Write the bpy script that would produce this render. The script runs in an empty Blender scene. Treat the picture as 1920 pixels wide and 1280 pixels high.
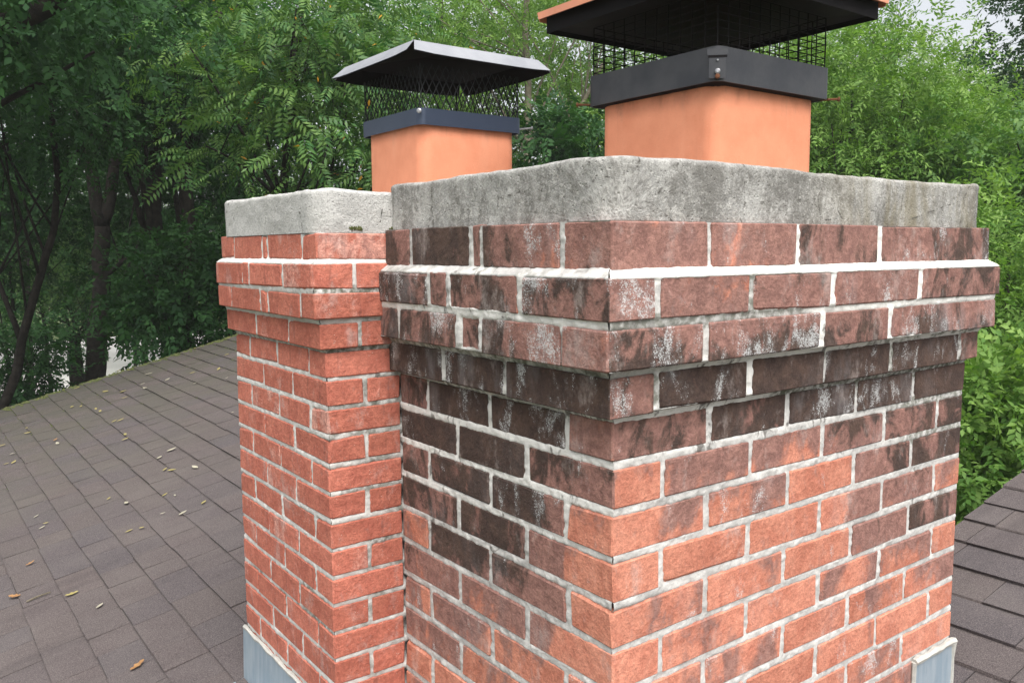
import bpy, math, random
import numpy as np
from mathutils import Vector, Matrix, Euler

random.seed(7)
RNG = np.random.default_rng(11)
scene = bpy.context.scene
COL = scene.collection

# ------------------------------------------------------------------ camera
CAM = np.array([-0.9903, -1.0412, -0.0439])
YAW, TILT, ROLL, FPX = 0.9322, -0.1081, -0.0056, 1578.13
_f = np.array([math.cos(TILT)*math.cos(YAW), math.cos(TILT)*math.sin(YAW), math.sin(TILT)])
_r = np.array([math.sin(YAW), -math.cos(YAW), 0.0]); _u = np.cross(_r, _f)
RT = _r*math.cos(ROLL)+_u*math.sin(ROLL); UP = _u*math.cos(ROLL)-_r*math.sin(ROLL); FW = _f
cd = bpy.data.cameras.new('camera'); cam = bpy.data.objects.new('camera', cd); COL.objects.link(cam)
cd.sensor_width = 36.0; cd.lens = FPX/1920*36.0; cd.clip_start = 0.05; cd.clip_end = 1500
cam.matrix_world = Matrix(((RT[0], UP[0], -FW[0], CAM[0]), (RT[1], UP[1], -FW[1], CAM[1]),
                           (RT[2], UP[2], -FW[2], CAM[2]), (0, 0, 0, 1)))
scene.camera = cam

# ------------------------------------------------------------------ light
SUN_AZ, SUN_EL = math.radians(-112), math.radians(58)      # direction the light comes from
world = bpy.data.worlds.new('World'); scene.world = world; world.use_nodes = True
wn = world.node_tree.nodes; wl = world.node_tree.links
bg = wn['Background']
sky = wn.new('ShaderNodeTexSky'); sky.sky_type = 'NISHITA'; sky.sun_disc = False
sky.sun_elevation = SUN_EL; sky.sun_rotation = math.pi/2-SUN_AZ
sky.air_density = 1.0; sky.dust_density = 4.0; sky.ozone_density = 1.0
hs = wn.new('ShaderNodeHueSaturation'); hs.inputs['Saturation'].default_value = 0.22
wl.new(sky.outputs[0], hs.inputs['Color']); wl.new(hs.outputs[0], bg.inputs['Color'])
bg.inputs['Strength'].default_value = 0.10
sl = bpy.data.lights.new('sun', 'SUN'); sun = bpy.data.objects.new('sun', sl); COL.objects.link(sun)
sl.energy = 1.5; sl.angle = math.radians(55); sl.color = (1.0, 0.965, 0.91)
sd = Vector((math.cos(SUN_EL)*math.cos(SUN_AZ), math.cos(SUN_EL)*math.sin(SUN_AZ), math.sin(SUN_EL)))
sun.rotation_euler = sd.to_track_quat('Z', 'Y').to_euler()
sun.location = (0, 0, 12)
scene.view_settings.view_transform = 'Standard'; scene.view_settings.look = 'None'
scene.view_settings.gamma = 1.0; scene.view_settings.use_curve_mapping = False
scene.view_settings.exposure = 1.3
scene.render.engine = 'CYCLES'
scene.cycles.max_bounces = 8; scene.cycles.transmission_bounces = 4; scene.cycles.transparent_max_bounces = 4

# ------------------------------------------------------------------ helpers
def pix(u, v, depth):
    """a point of the place, given where it is seen and how far away it stands"""
    d = FW+RT*(u-960)/FPX+UP*(640-v)/FPX
    return CAM+d*depth

def mesh_obj(name, verts, faces, mat=None, parent=None, smooth=False):
    me = bpy.data.meshes.new(name)
    me.from_pydata([tuple(map(float, v)) for v in verts], [], faces)
    me.update()
    if smooth:
        me.polygons.foreach_set('use_smooth', [True]*len(me.polygons))
    return link(name, me, mat, parent)

def link(name, me, mat=None, parent=None):
    o = bpy.data.objects.new(name, me); COL.objects.link(o)
    if mat is not None and not me.materials: me.materials.append(mat)
    if parent is not None: o.parent = parent
    return o

def fast_mesh(name, V, F, attrs=None, smooth=False):
    """V (n,3), F (m,k) with equal face size"""
    V = np.asarray(V, np.float32); F = np.asarray(F, np.int32)
    me = bpy.data.meshes.new(name)
    k = F.shape[1]
    me.vertices.add(len(V)); me.vertices.foreach_set('co', V.ravel())
    me.loops.add(F.size); me.loops.foreach_set('vertex_index', F.ravel())
    me.polygons.add(len(F)); me.polygons.foreach_set('loop_start', np.arange(0, F.size, k, dtype=np.int32))
    try: me.polygons.foreach_set('loop_total', np.full(len(F), k, np.int32))
    except Exception: pass
    me.update(calc_edges=True)
    if smooth: me.polygons.foreach_set('use_smooth', np.ones(len(F), bool))
    for n, a in (attrs or {}).items():
        at = me.attributes.new(n, 'FLOAT', 'POINT'); at.data.foreach_set('value', np.asarray(a, np.float32))
    return me

def tag(o, label=None, cat=None, group=None, kind=None):
    if label: o['label'] = label
    if cat: o['category'] = cat
    if group: o['group'] = group
    if kind: o['kind'] = kind
    return o

def empty(name, loc, label, cat, group=None):
    o = bpy.data.objects.new(name, None); COL.objects.link(o); o.location = loc
    o.empty_display_size = 0.1
    return tag(o, label, cat, group)

_T = RNG.random((64, 64, 64)).astype(np.float32)
def vnoise(x, y, z=0.0):
    x, y, z = np.broadcast_arrays(np.asarray(x, float), np.asarray(y, float), np.asarray(z, float))
    xi, yi, zi = np.floor(x).astype(int), np.floor(y).astype(int), np.floor(z).astype(int)
    fx, fy, fz = x-xi, y-yi, z-zi
    fx, fy, fz = (t*t*(3-2*t) for t in (fx, fy, fz))
    def g(a, b, c): return _T[(xi+a) & 63, (yi+b) & 63, (zi+c) & 63]
    l = lambda a, b, t: a+(b-a)*t
    return l(l(l(g(0,0,0), g(1,0,0), fx), l(g(0,1,0), g(1,1,0), fx), fy),
             l(l(g(0,0,1), g(1,0,1), fx), l(g(0,1,1), g(1,1,1), fx), fy), fz)
def fbm(x, y, z=0.0, oct=3):
    s = 0; a = .5; t = 0
    for i in range(oct):
        s = s+a*vnoise(np.asarray(x)*2**i+17.3*i, np.asarray(y)*2**i+5.1*i, np.asarray(z)*2**i+9.7*i); t += a; a *= .5
    return s/t
def sstep(a, b, x):
    t = np.clip((x-a)/(b-a), 0, 1); return t*t*(3-2*t)

class MB:
    """collects boxes, bars, tubes, sheets in one mesh"""
    def __init__(s): s.v = []; s.f = []
    def add(s, V, F):
        o = len(s.v); s.v += [tuple(map(float, p)) for p in V]; s.f += [tuple(i+o for i in q) for q in F]
    def box(s, lo, hi):
        x0, y0, z0 = lo; x1, y1, z1 = hi
        s.add([(x0,y0,z0),(x1,y0,z0),(x1,y1,z0),(x0,y1,z0),(x0,y0,z1),(x1,y0,z1),(x1,y1,z1),(x0,y1,z1)],
              [(0,3,2,1),(4,5,6,7),(0,1,5,4),(1,2,6,5),(2,3,7,6),(3,0,4,7)])
    def tube(s, path, rad, n=6, cap=True):
        path = [np.asarray(p, float) for p in path]
        if np.isscalar(rad): rad = [rad]*len(path)
        V = []; F = []; ref = np.array([.31, .17, .93])
        for i, p in enumerate(path):
            t = path[min(i+1, len(path)-1)]-path[max(i-1, 0)]; t = t/(np.linalg.norm(t)+1e-9)
            a = np.cross(t, ref); 
            if np.linalg.norm(a) < .2: a = np.cross(t, (1, 0, 0))
            a /= np.linalg.norm(a); b = np.cross(t, a)
            for k in range(n):
                th = 2*math.pi*k/n; V.append(p+(a*math.cos(th)+b*math.sin(th))*rad[i])
        for i in range(len(path)-1):
            for k in range(n):
                F.append((i*n+k, i*n+(k+1) % n, (i+1)*n+(k+1) % n, (i+1)*n+k))
        if cap:
            F.append(tuple(range(n-1, -1, -1))); F.append(tuple((len(path)-1)*n+k for k in range(n)))
        s.add(V, F)
    def build(s, name, mat, parent=None, smooth=False): return mesh_obj(name, s.v, s.f, mat, parent, smooth)

# ------------------------------------------------------------------ materials
class NT:
    def __init__(s, name):
        s.m = bpy.data.materials.new(name); s.m.use_nodes = True
        s.n = s.m.node_tree.nodes; s.l = s.m.node_tree.links; s.b = s.n['Principled BSDF']
        s.out = s.n['Material Output']
    def new(s, t, **kw):
        n = s.n.new(t)
        for k, v in kw.items(): setattr(n, k, v)
        return n
    def put(s, sock, v):
        if isinstance(v, bpy.types.NodeSocket): s.l.new(v, sock)
        elif isinstance(v, (tuple, list)) and len(v) == 3 and sock.type == 'RGBA': sock.default_value = (*v, 1)
        else: sock.default_value = v
    def math(s, op, a, b=0.0, c=None, clamp=False):
        n = s.new('ShaderNodeMath', operation=op, use_clamp=clamp); s.put(n.inputs[0], a); s.put(n.inputs[1], b)
        if c is not None: s.put(n.inputs[2], c)
        return n.outputs[0]
    def mix(s, fac, a, b, mode='MIX'):
        n = s.new('ShaderNodeMix', data_type='RGBA', blend_type=mode)
        s.put(n.inputs[0], fac); s.put(n.inputs[6], a); s.put(n.inputs[7], b); return n.outputs[2]
    def mixf(s, fac, a, b):
        n = s.new('ShaderNodeMix', data_type='FLOAT'); s.put(n.inputs[0], fac); s.put(n.inputs[2], a); s.put(n.inputs[3], b); return n.outputs[0]
    def smooth(s, x, a, b, lo=0.0, hi=1.0):
        n = s.new('ShaderNodeMapRange', interpolation_type='SMOOTHSTEP')
        s.put(n.inputs[0], x); s.put(n.inputs[1], a); s.put(n.inputs[2], b); s.put(n.inputs[3], lo); s.put(n.inputs[4], hi); return n.outputs[0]
    def pos(s, scale=(1, 1, 1), off=None):
        g = s.new('ShaderNodeNewGeometry'); m = s.new('ShaderNodeMapping'); s.l.new(g.outputs['Position'], m.inputs[0])
        m.inputs['Scale'].default_value = scale
        if off is not None: s.l.new(off, m.inputs['Location'])
        return m.outputs[0]
    def noise(s, vec, scale, detail=4, rough=.55, dist=0.0):
        n = s.new('ShaderNodeTexNoise'); s.l.new(vec, n.inputs['Vector']); n.inputs['Scale'].default_value = scale
        n.inputs['Detail'].default_value = detail; n.inputs['Roughness'].default_value = rough; n.inputs['Distortion'].default_value = dist
        return n.outputs[0]
    def voro(s, vec, scale, feat='F1', rnd=1.0):
        n = s.new('ShaderNodeTexVoronoi', feature=feat); s.l.new(vec, n.inputs['Vector']); n.inputs['Scale'].default_value = scale
        n.inputs['Randomness'].default_value = rnd; return n
    def bump(s, h, strength=.5, dist=.002):
        n = s.new('ShaderNodeBump'); s.put(n.inputs['Height'], h); n.inputs['Strength'].default_value = strength
        n.inputs['Distance'].default_value = dist; s.l.new(n.outputs[0], s.b.inputs['Normal']); return n
    def base(s, c, rough=.85, spec=.3, metal=0.0):
        s.put(s.b.inputs['Base Color'], c); s.put(s.b.inputs['Roughness'], rough)
        s.put(s.b.inputs['Specular IOR Level'], spec); s.put(s.b.inputs['Metallic'], metal); return s.m

def seed_vec(t):
    oi = t.new('ShaderNodeObjectInfo'); c = t.new('ShaderNodeCombineXYZ')
    s = t.math('MULTIPLY', oi.outputs['Random'], 40.0)
    for i in range(3): t.l.new(s, c.inputs[i])
    return oi, c.outputs[0]

def soot_zone(t, warp):
    """where the big chimney has blackened: below the corbel, down its left face and at its right end"""
    g = t.new('ShaderNodeNewGeometry'); q = t.new('ShaderNodeSeparateXYZ'); t.l.new(g.outputs['Position'], q.inputs[0])
    x, y, z = q.outputs; zw = t.math('ADD', z, t.math('MULTIPLY', t.math('SUBTRACT', warp, .5), .30))
    top = t.math('MULTIPLY', t.smooth(zw, -.60, -.40), t.mixf(t.smooth(zw, -.28, -.16), 1.0, .50))
    rt = t.math('MULTIPLY', t.math('MULTIPLY', t.smooth(x, .55, 1.1), t.smooth(zw, -1.0, -.55)), .8)
    lf = t.math('MULTIPLY', t.math('MULTIPLY', t.smooth(y, .06, .30), t.smooth(zw, -.98, -.62)), .95)
    return t.math('MAXIMUM', top, t.math('MAXIMUM', rt, lf))

def brick_material(name, orange, orange2, purple, dark, lichen_on=True):
    t = NT(name); oi, off = seed_vec(t)
    sep = t.new('ShaderNodeSeparateColor'); t.l.new(oi.outputs['Color'], sep.inputs[0])
    g = t.new('ShaderNodeNewGeometry'); sx = t.new('ShaderNodeSeparateXYZ'); t.l.new(g.outputs['Normal'], sx.inputs[0])
    isx = t.math('GREATER_THAN', t.math('ABSOLUTE', sx.outputs[0]), .6)
    stain = t.mixf(isx, sep.outputs[1], sep.outputs[0])
    lich = sep.outputs[2]
    p = t.pos(); po = t.pos((1, 1, 1), off); ps = t.pos((1, 1, .38), off)
    grain = t.noise(p, 260, 3, .7); grain2 = t.noise(po, 85, 5, .7); n5 = t.noise(po, 40, 5, .68, .6)
    n1 = t.noise(po, 15, 5, .62, .8); n2 = t.noise(ps, 15, 5, .6, 1.2); n3 = t.noise(p, 150, 3, .6); n4 = t.noise(ps, 9, 4, .55, .8)
    if lichen_on:
        n2 = t.noise(t.pos((1, 1, .60)), 13, 6, .66, .8); n4 = t.noise(t.pos((1, 1, .5)), 8, 4, .55, .8)
        zone = soot_zone(t, t.noise(p, 5, 4, .6))
        stain = t.math('ADD', t.math('MULTIPLY', stain, t.math('ADD', .46, t.math('MULTIPLY', zone, .24))), t.math('MULTIPLY', zone, .36))
    wob = t.math('MULTIPLY', t.math('SUBTRACT', n5, .5), .30)
    wobf = t.math('MULTIPLY', t.math('SUBTRACT', grain, .5), .16)
    base = t.mix(t.smooth(n1, .38, .64), orange, orange2)
    rnd = t.math('MULTIPLY', t.math('SUBTRACT', oi.outputs['Random'], .5), .5)
    base = t.mix(1.0, base, t.mix(t.math('ADD', rnd, .5, clamp=True), (.74, .72, .71), (1.20, 1.22, 1.26)), 'MULTIPLY')
    # flashed purple-brown patches
    covp = t.math('MULTIPLY', stain, 1.5, clamp=True)
    a = t.math('SUBTRACT', .76, t.math('MULTIPLY', covp, .50))
    pmask = t.smooth(t.math('ADD', n4, t.math('ADD', wob, wobf)), t.math('SUBTRACT', a, .07), t.math('ADD', a, .07))
    pc = t.mix(t.smooth(n5, .38, .62), purple, (purple[0]*1.75, purple[1]*1.65, purple[2]*1.55))
    c = t.mix(t.math('MULTIPLY', pmask, .80), base, pc)
    # black growth with ragged edges
    covd = t.math('MULTIPLY', t.math('SUBTRACT', stain, .36), 1.45, clamp=True)
    b = t.math('SUBTRACT', .80, t.math('MULTIPLY', covd, .54))
    dmask = t.smooth(t.math('ADD', n2, t.math('ADD', wob, wobf)), t.math('SUBTRACT', b, .085), t.math('ADD', b, .075))
    dc = t.mix(t.smooth(n1, .40, .66), dark, (dark[0]*1.9, dark[1]*1.65, dark[2]*1.5))
    c = t.mix(t.math('MULTIPLY', dmask, .90), c, dc)
    gsum = t.math('ADD', t.math('MULTIPLY', grain, .45), t.math('MULTIPLY', grain2, .55))
    c = t.mix(1.0, c, t.mix(t.smooth(gsum, .34, .66), (.76, .75, .75), (1.20, 1.19, 1.18)), 'MULTIPLY')
    if lichen_on:
        # pale lichen in clumps and drips
        vo = t.voro(p, 230); vo2 = t.voro(p, 420)
        th = t.math('SUBTRACT', .760, t.math('MULTIPLY', lich, .25))
        pn = t.math('ADD', t.noise(t.pos((1, 1, .5), off), 19, 4, .6, .5), t.math('MULTIPLY', wob, .5))
        patch = t.smooth(pn, t.math('SUBTRACT', th, .07), t.math('ADD', th, .16))
        sp = t.smooth(vo.outputs['Distance'], t.math('ADD', .16, t.math('MULTIPLY', patch, .42)), t.math('ADD', .06, t.math('MULTIPLY', patch, .34)))
        sp2 = t.smooth(vo2.outputs['Distance'], t.math('ADD', .05, t.math('MULTIPLY', patch, .5)), t.math('MULTIPLY', patch, .38))
        lm = t.math('MULTIPLY', t.math('MAXIMUM', sp, sp2), t.smooth(patch, .02, .25))
        chalk = t.math('MULTIPLY', patch, t.smooth(t.noise(p, 70, 5, .7), .40, .66))
        c = t.mix(t.math('MULTIPLY', chalk, .42), c, (.52, .52, .52))
        c = t.mix(t.math('MULTIPLY', lm, .62), c, t.mix(grain, (.50, .52, .53), (.66, .67, .66)))
        # thin grey bloom
        bl = t.smooth(t.noise(ps, 8, 4, .6), .54, .74)
        c = t.mix(t.math('MULTIPLY', bl, t.math('MULTIPLY', lich, .34)), c, (.40, .39, .40))
    else:
        vo = t.voro(p, 190)
        sel = t.smooth(t.noise(p, 60, 2, .5), .56, .64)
        c = t.mix(t.math('MULTIPLY', t.smooth(vo.outputs['Distance'], .2, .12), sel), c, (.62, .5, .44))
        c = t.mix(t.math('MULTIPLY', t.smooth(t.voro(p, 170).outputs['Distance'], .16, .08), .6), c, (.10, .035, .025))
        st = t.smooth(t.noise(t.pos((1, 1, .1), off), 55, 4, .6), .58, .72)
        c = t.mix(t.math('MULTIPLY', st, .38), c, (.11, .055, .05))
    hz = t.smooth(t.noise(t.pos((1, 1, .6)), 12, 7, .72), .54, .70)
    c = t.mix(t.math('MULTIPLY', hz, .36), c, (.52, .45, .42))
    pores = t.smooth(t.voro(p, 210).outputs['Distance'], .0, .2)
    h = t.math('ADD', t.math('MULTIPLY', n3, .7), t.math('ADD', t.math('MULTIPLY', pores, .35), t.math('MULTIPLY', t.noise(p, 45, 3), .8)))
    h = t.math('ADD', h, t.math('ADD', t.math('MULTIPLY', grain2, 1.6), t.math('MULTIPLY', n5, 1.8)))
    t.bump(h, .7, .0024)
    return t.base(c, .92, .18)

M = {}
M['brick'] = brick_material('weathered_brick', (.59, .250, .168), (.48, .182, .120), (.150, .096, .090), (.040, .032, .028))
M['brick_red'] = brick_material('red_brick', (.50, .172, .118), (.41, .130, .090), (.38, .21, .18), (.15, .08, .07), False)

def mortar_material():
    t = NT('mortar'); p = t.pos()
    fr = t.new('ShaderNodeAttribute', attribute_name='fresh').outputs['Fac']
    gr = t.new('ShaderNodeAttribute', attribute_name='grime').outputs['Fac']
    n1 = t.noise(p, 26, 5, .6); n2 = t.noise(p, 190, 3, .6); n3 = t.noise(p, 60, 4, .6)
    c = t.mix(t.smooth(n1, .32, .70), (.60, .585, .56), (.41, .40, .385))
    c = t.mix(t.math('MULTIPLY', t.smooth(n2, .48, .75), .45), c, (.30, .30, .285))
    dirt = t.smooth(t.noise(p, 34, 5, .7), .50, .66)
    c = t.mix(t.math('MULTIPLY', fr, .92), c, t.mix(t.math('MULTIPLY', dirt, .55), (.74, .725, .69), (.50, .49, .46)))
    zone = soot_zone(t, t.noise(p, 5, 4, .6))
    g0 = t.new('ShaderNodeNewGeometry'); q0 = t.new('ShaderNodeSeparateXYZ'); t.l.new(g0.outputs['Position'], q0.inputs[0])
    zone = t.math('MULTIPLY', zone, t.smooth(q0.outputs[0], -.09, -.06))
    sm = t.smooth(t.math('ADD', t.noise(t.pos((1, 1, .42)), 15, 5, .6, 1.0), t.math('MULTIPLY', t.math('SUBTRACT', n3, .5), .3)), t.math('SUBTRACT', .68, t.math('MULTIPLY', zone, .12)), t.math('SUBTRACT', .74, t.math('MULTIPLY', zone, .10)))
    c = t.mix(t.math('MULTIPLY', t.math('MULTIPLY', sm, zone), .85), c, (.10, .09, .08))
    g = t.math('MULTIPLY', gr, t.smooth(n3, .36, .60))
    c = t.mix(t.math('MULTIPLY', g, .9), c, t.mix(n1, (.07, .075, .05), (.15, .155, .12)))
    h = t.math('ADD', n2, t.math('MULTIPLY', n3, 1.2)); t.bump(h, .5, .0022)
    return t.base(c, .95, .15)
M['mortar'] = mortar_material()

def concrete_material():
    t = NT('crown_concrete'); p = t.pos(); ps = t.pos((1, 1, .45))
    at = t.new('ShaderNodeAttribute', attribute_name='pale').outputs['Fac']
    ws = t.new('ShaderNodeAttribute', attribute_name='weather').outputs['Fac']
    n1 = t.noise(p, 12, 6, .7); n2 = t.noise(ps, 7, 6, .68, .3); n3 = t.noise(p, 230, 3, .7); n4 = t.noise(p, 60, 6, .75); n5 = t.noise(p, 110, 4, .75)
    c = t.mix(t.smooth(n1, .36, .62), (.50, .49, .465), (.33, .325, .31))
    dk = t.smooth(t.math('ADD', t.math('MULTIPLY', n2, .5), t.math('ADD', t.math('MULTIPLY', n4, .3), t.math('MULTIPLY', n5, .2))), .44, .57)
    c = t.mix(t.math('MULTIPLY', t.math('MULTIPLY', dk, .88), ws), c, (.150, .143, .130))
    c = t.mix(t.math('MULTIPLY', t.smooth(t.math('ADD', t.math('MULTIPLY', n5, .6), t.math('MULTIPLY', n1, .4)), .52, .60), .6), c, (.58, .565, .53))
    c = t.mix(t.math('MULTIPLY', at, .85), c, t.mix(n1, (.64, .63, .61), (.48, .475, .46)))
    c = t.mix(t.math('MULTIPLY', t.smooth(n3, .50, .66), .55), c, (.19, .185, .175))
    c = t.mix(t.math('MULTIPLY', t.smooth(n5, .62, .70), .6), c, (.12, .115, .105))
    g1 = t.new('ShaderNodeNewGeometry'); q1 = t.new('ShaderNodeSeparateXYZ'); t.l.new(g1.outputs['Position'], q1.inputs[0])
    yl = t.math('MULTIPLY', t.smooth(t.noise(t.pos((1, 1, .25)), 6, 6, .7, .6), .42, .62), t.smooth(q1.outputs[0], .45, .85))
    c = t.mix(t.math('MULTIPLY', t.math('MULTIPLY', yl, ws), .75), c, (.20, .175, .115))
    cr = t.smooth(t.voro(t.pos((1, 1, 1)), 5.5, 'DISTANCE_TO_EDGE').outputs['Distance'], .012, .004)
    c = t.mix(t.math('MULTIPLY', cr, t.smooth(n4, .48, .6)), c, (.10, .095, .085))
    vo = t.voro(p, 75); pit = t.smooth(vo.outputs['Distance'], .06, .22)
    h = t.math('ADD', t.math('MULTIPLY', n3, .9), t.math('ADD', t.math('MULTIPLY', n4, 1.8), t.math('ADD', t.math('MULTIPLY', n5, 1.2), t.math('MULTIPLY', pit, 1.0))))
    t.bump(h, .6, .004)
    return t.base(c, .95, .12)
M['concrete'] = concrete_material()

def simple(name, c1, c2, scale=20, rough=.7, spec=.3, metal=0.0, bump=.2, bdist=.001, detail=4):
    t = NT(name); p = t.pos(); n = t.noise(p, scale, detail, .6); n2 = t.noise(p, scale*7, 3, .6)
    c = t.mix(t.smooth(n, .3, .7), c1, c2)
    t.bump(t.math('ADD', n, n2), bump, bdist)
    return t.base(c, rough, spec, metal)

def terracotta():
    t = NT('clay_tile'); p = t.pos(); n = t.noise(p, 14, 4, .6); n2 = t.noise(p, 260, 3, .6); n3 = t.noise(t.pos((1, 1, .2)), 22, 4, .6)
    c = t.mix(t.smooth(n, .3, .75), (.71, .285, .165), (.64, .242, .135))
    c = t.mix(t.math('MULTIPLY', t.smooth(n3, .55, .8), .35), c, (.74, .36, .23))
    c = t.mix(t.math('MULTIPLY', t.smooth(n2, .62, .75), .35), c, (.42, .13, .06))
    vo = t.voro(p, 130); c = t.mix(t.math('MULTIPLY', t.smooth(vo.outputs['Distance'], .10, .05), .5), c, (.78, .55, .42))
    g1 = t.new('ShaderNodeNewGeometry'); q1 = t.new('ShaderNodeSeparateXYZ'); t.l.new(g1.outputs['Position'], q1.inputs[0])
    soot_shade = t.math('MULTIPLY', t.smooth(t.math('ADD', q1.outputs[2], t.math('MULTIPLY', t.math('SUBTRACT', n3, .5), .12)), .255, .315), t.smooth(t.noise(p, 16, 4, .6), .40, .62))
    c = t.mix(t.math('MULTIPLY', soot_shade, .45), c, (.16, .075, .05))  # light soot, plus shade below the band painted into the clay
    dr = t.smooth(t.noise(t.pos((1, 1, .06)), 45, 4, .6), .60, .72)
    c = t.mix(t.math('MULTIPLY', dr, .22), c, (.40, .17, .10))
    t.bump(t.math('ADD', n2, t.noise(p, 50, 3)), .3, .0012)
    return t.base(c, .8, .25)
M['clay'] = terracotta()
M['black_metal'] = simple('black_painted_steel', (.006, .0055, .0065), (.010, .008, .009), 18, .7, .15, 0, .1)
M['mesh_grey'] = simple('dark_grey_wire', (.020, .022, .024), (.014, .016, .018), 30, .6, .3)
M['band_grey'] = simple('grey_black_steel_band', (.060, .061, .067), (.036, .038, .046), 14, .48, .5, .2, .2, .001, 6)
M['band_blue'] = simple('blue_grey_steel_band', (.05, .066, .105), (.04, .055, .09), 9, .4, .5, .25, .1)
M['lid_silver'] = simple('satin_steel_lid', (.33, .34, .365), (.27, .28, .305), 12, .5, .4, .2, .08)
M['lid_orange'] = simple('terracotta_painted_steel', (.50, .20, .115), (.42, .17, .10), 12, .5, .4, 0, .15)
M['rust'] = simple('rusty_screw', (.11, .05, .028), (.19, .075, .035), 90, .8, .3, .2, .4)
M['zinc'] = simple('zinc_screw', (.42, .42, .44), (.30, .30, .31), 60, .4, .5, .8, .1)
M['board'] = simple('brown_trim', (.12, .085, .065), (.17, .125, .10), 30, .75, .3, 0, .3)
M['caulk'] = simple('aged_caulk', (.50, .49, .45), (.40, .39, .36), 40, .8, .25, 0, .5, .002)
def galvanised():
    t = NT('galvanised_flashing'); p = t.pos((1, 1, .15)); n = t.noise(p, 40, 5, .65); n2 = t.noise(t.pos(), 12, 4, .6)
    c = t.mix(t.smooth(n, .35, .7), (.27, .345, .41), (.37, .43, .48)); c = t.mix(t.math('MULTIPLY', t.smooth(n2, .5, .8), .5), c, (.22, .28, .34))
    t.bump(n, .15, .001); return t.base(c, .5, .45, .25)
M['flashing'] = galvanised()

def shingle_material():
    t = NT('asphalt_shingle'); oi, off = seed_vec(t); p = t.pos()
    n = t.noise(p, 300, 3, .8); n2 = t.noise(p, 3.0, 4, .6); n3 = t.noise(p, 38, 4, .6)
    gx = t.new('ShaderNodeSeparateXYZ'); g = t.new('ShaderNodeNewGeometry'); t.l.new(g.outputs['Position'], gx.inputs[0])
    ra = t.new('ShaderNodeValToRGB'); e = ra.color_ramp.elements
    e[0].position = 0; e[0].color = (0.081, 0.067, 0.066, 1); e[1].position = 1; e[1].color = (0.077, 0.068, 0.071, 1)
    for q, cc in ((.25, (0.092, 0.076, 0.073, 1)), (.5, (0.072, 0.063, 0.068, 1)), (.75, (0.094, 0.075, 0.072, 1))):
        k = e.new(q); k.color = cc
    t.l.new(oi.outputs['Random'], ra.inputs[0])
    c = t.mix(t.math('MULTIPLY', t.smooth(n, .46, .64), .75), ra.outputs[0], (.20, .17, .163))
    c = t.mix(t.math('MULTIPLY', t.smooth(n, .47, .34), .7), c, (.03, .026, .027))
    c = t.mix(t.math('MULTIPLY', t.smooth(n2, .42, .7), .30), c, (.155, .135, .128))
    st = t.smooth(t.noise(t.pos((.25, 1.6, 1)), 4, 5, .65), .50, .72)
    c = t.mix(t.math('MULTIPLY', st, .30), c, (.045, .04, .042))
    # algae film growing towards the far rake
    al = t.math('MULTIPLY', t.smooth(gx.outputs[1], 2.2, 7.0), t.smooth(t.math('ADD', t.math('MULTIPLY', n3, .4), t.math('MULTIPLY', n2, .6)), .38, .56))
    c = t.mix(t.math('MULTIPLY', al, .55), c, (.055, .058, .036))
    t.bump(t.math('ADD', n, t.math('MULTIPLY', n3, .8)), .6, .002)
    return t.base(c, .95, .2)
M['shingle'] = shingle_material()
M['deck'] = simple('roof_felt', (.02, .02, .02), (.03, .03, .03), 30, .95)
M['siding'] = simple('pale_siding', (.55, .53, .48), (.50, .48, .43), 3, .8)
M['moss'] = simple('moss', (.075, .10, .030), (.13, .135, .06), 60, .95, .1, 0, .8, .004)

def leaf_material(name, lo, hi, trans=.32, rough=.5, yellow=None):
    t = NT(name); at = t.new('ShaderNodeAttribute', attribute_name='tint').outputs['Fac']
    c = t.mix(at, lo, hi)
    if yellow: c = t.mix(t.smooth(at, .985, .99), c, yellow)
    t.base(c, rough, .25)
    tr = t.new('ShaderNodeBsdfTranslucent'); t.l.new(t.mix(1.0, c, (1.15, 1.3, .55), 'MULTIPLY'), tr.inputs['Color'])
    mx = t.new('ShaderNodeMixShader'); mx.inputs[0].default_value = trans
    t.l.new(t.b.outputs[0], mx.inputs[1]); t.l.new(tr.outputs[0], mx.inputs[2]); t.l.new(mx.outputs[0], t.out.inputs['Surface'])
    return t.m
M['leaf_dark_shaded'] = leaf_material('leaf_dark_shaded', (.016, .055, .018), (.046, .125, .032), .26, .7)  # darker leaf colour, with the shade of the left wood mixed in
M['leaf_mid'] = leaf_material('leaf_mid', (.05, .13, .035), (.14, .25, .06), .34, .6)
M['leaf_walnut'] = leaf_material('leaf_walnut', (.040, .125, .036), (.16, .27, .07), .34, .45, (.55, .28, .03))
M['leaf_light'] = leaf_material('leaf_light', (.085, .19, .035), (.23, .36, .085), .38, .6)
M['leaf_hazed'] = leaf_material('leaf_hazed', (.17, .26, .11), (.28, .37, .16), .36, .6)  # haze over the farther trees is put into this paler leaf colour
M['bark'] = simple('bark', (.016, .014, .012), (.036, .030, .025), 14, .95, .15, 0, .9, .02)
M['bark_pale'] = simple('bark_pale', (.16, .14, .10), (.24, .21, .16), 14, .95, .15, 0, .9, .02)

def ground_material():
    t = NT('woodland_ground'); p = t.pos(); n = t.noise(p, .5, 5, .6); n2 = t.noise(p, 9, 4, .7)
    c = t.mix(t.smooth(n, .35, .65), (.045, .080, .022), (.085, .12, .035)); c = t.mix(t.math('MULTIPLY', n2, .5), c, (.05, .045, .025))
    t.bump(n2, .8, .08); return t.base(c, .95, .1)
M['ground'] = ground_material()
M['road'] = simple('pale_paving', (.50, .49, .47), (.44, .43, .41), 1.2, .9, .2, 0, .3, .01)

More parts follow.
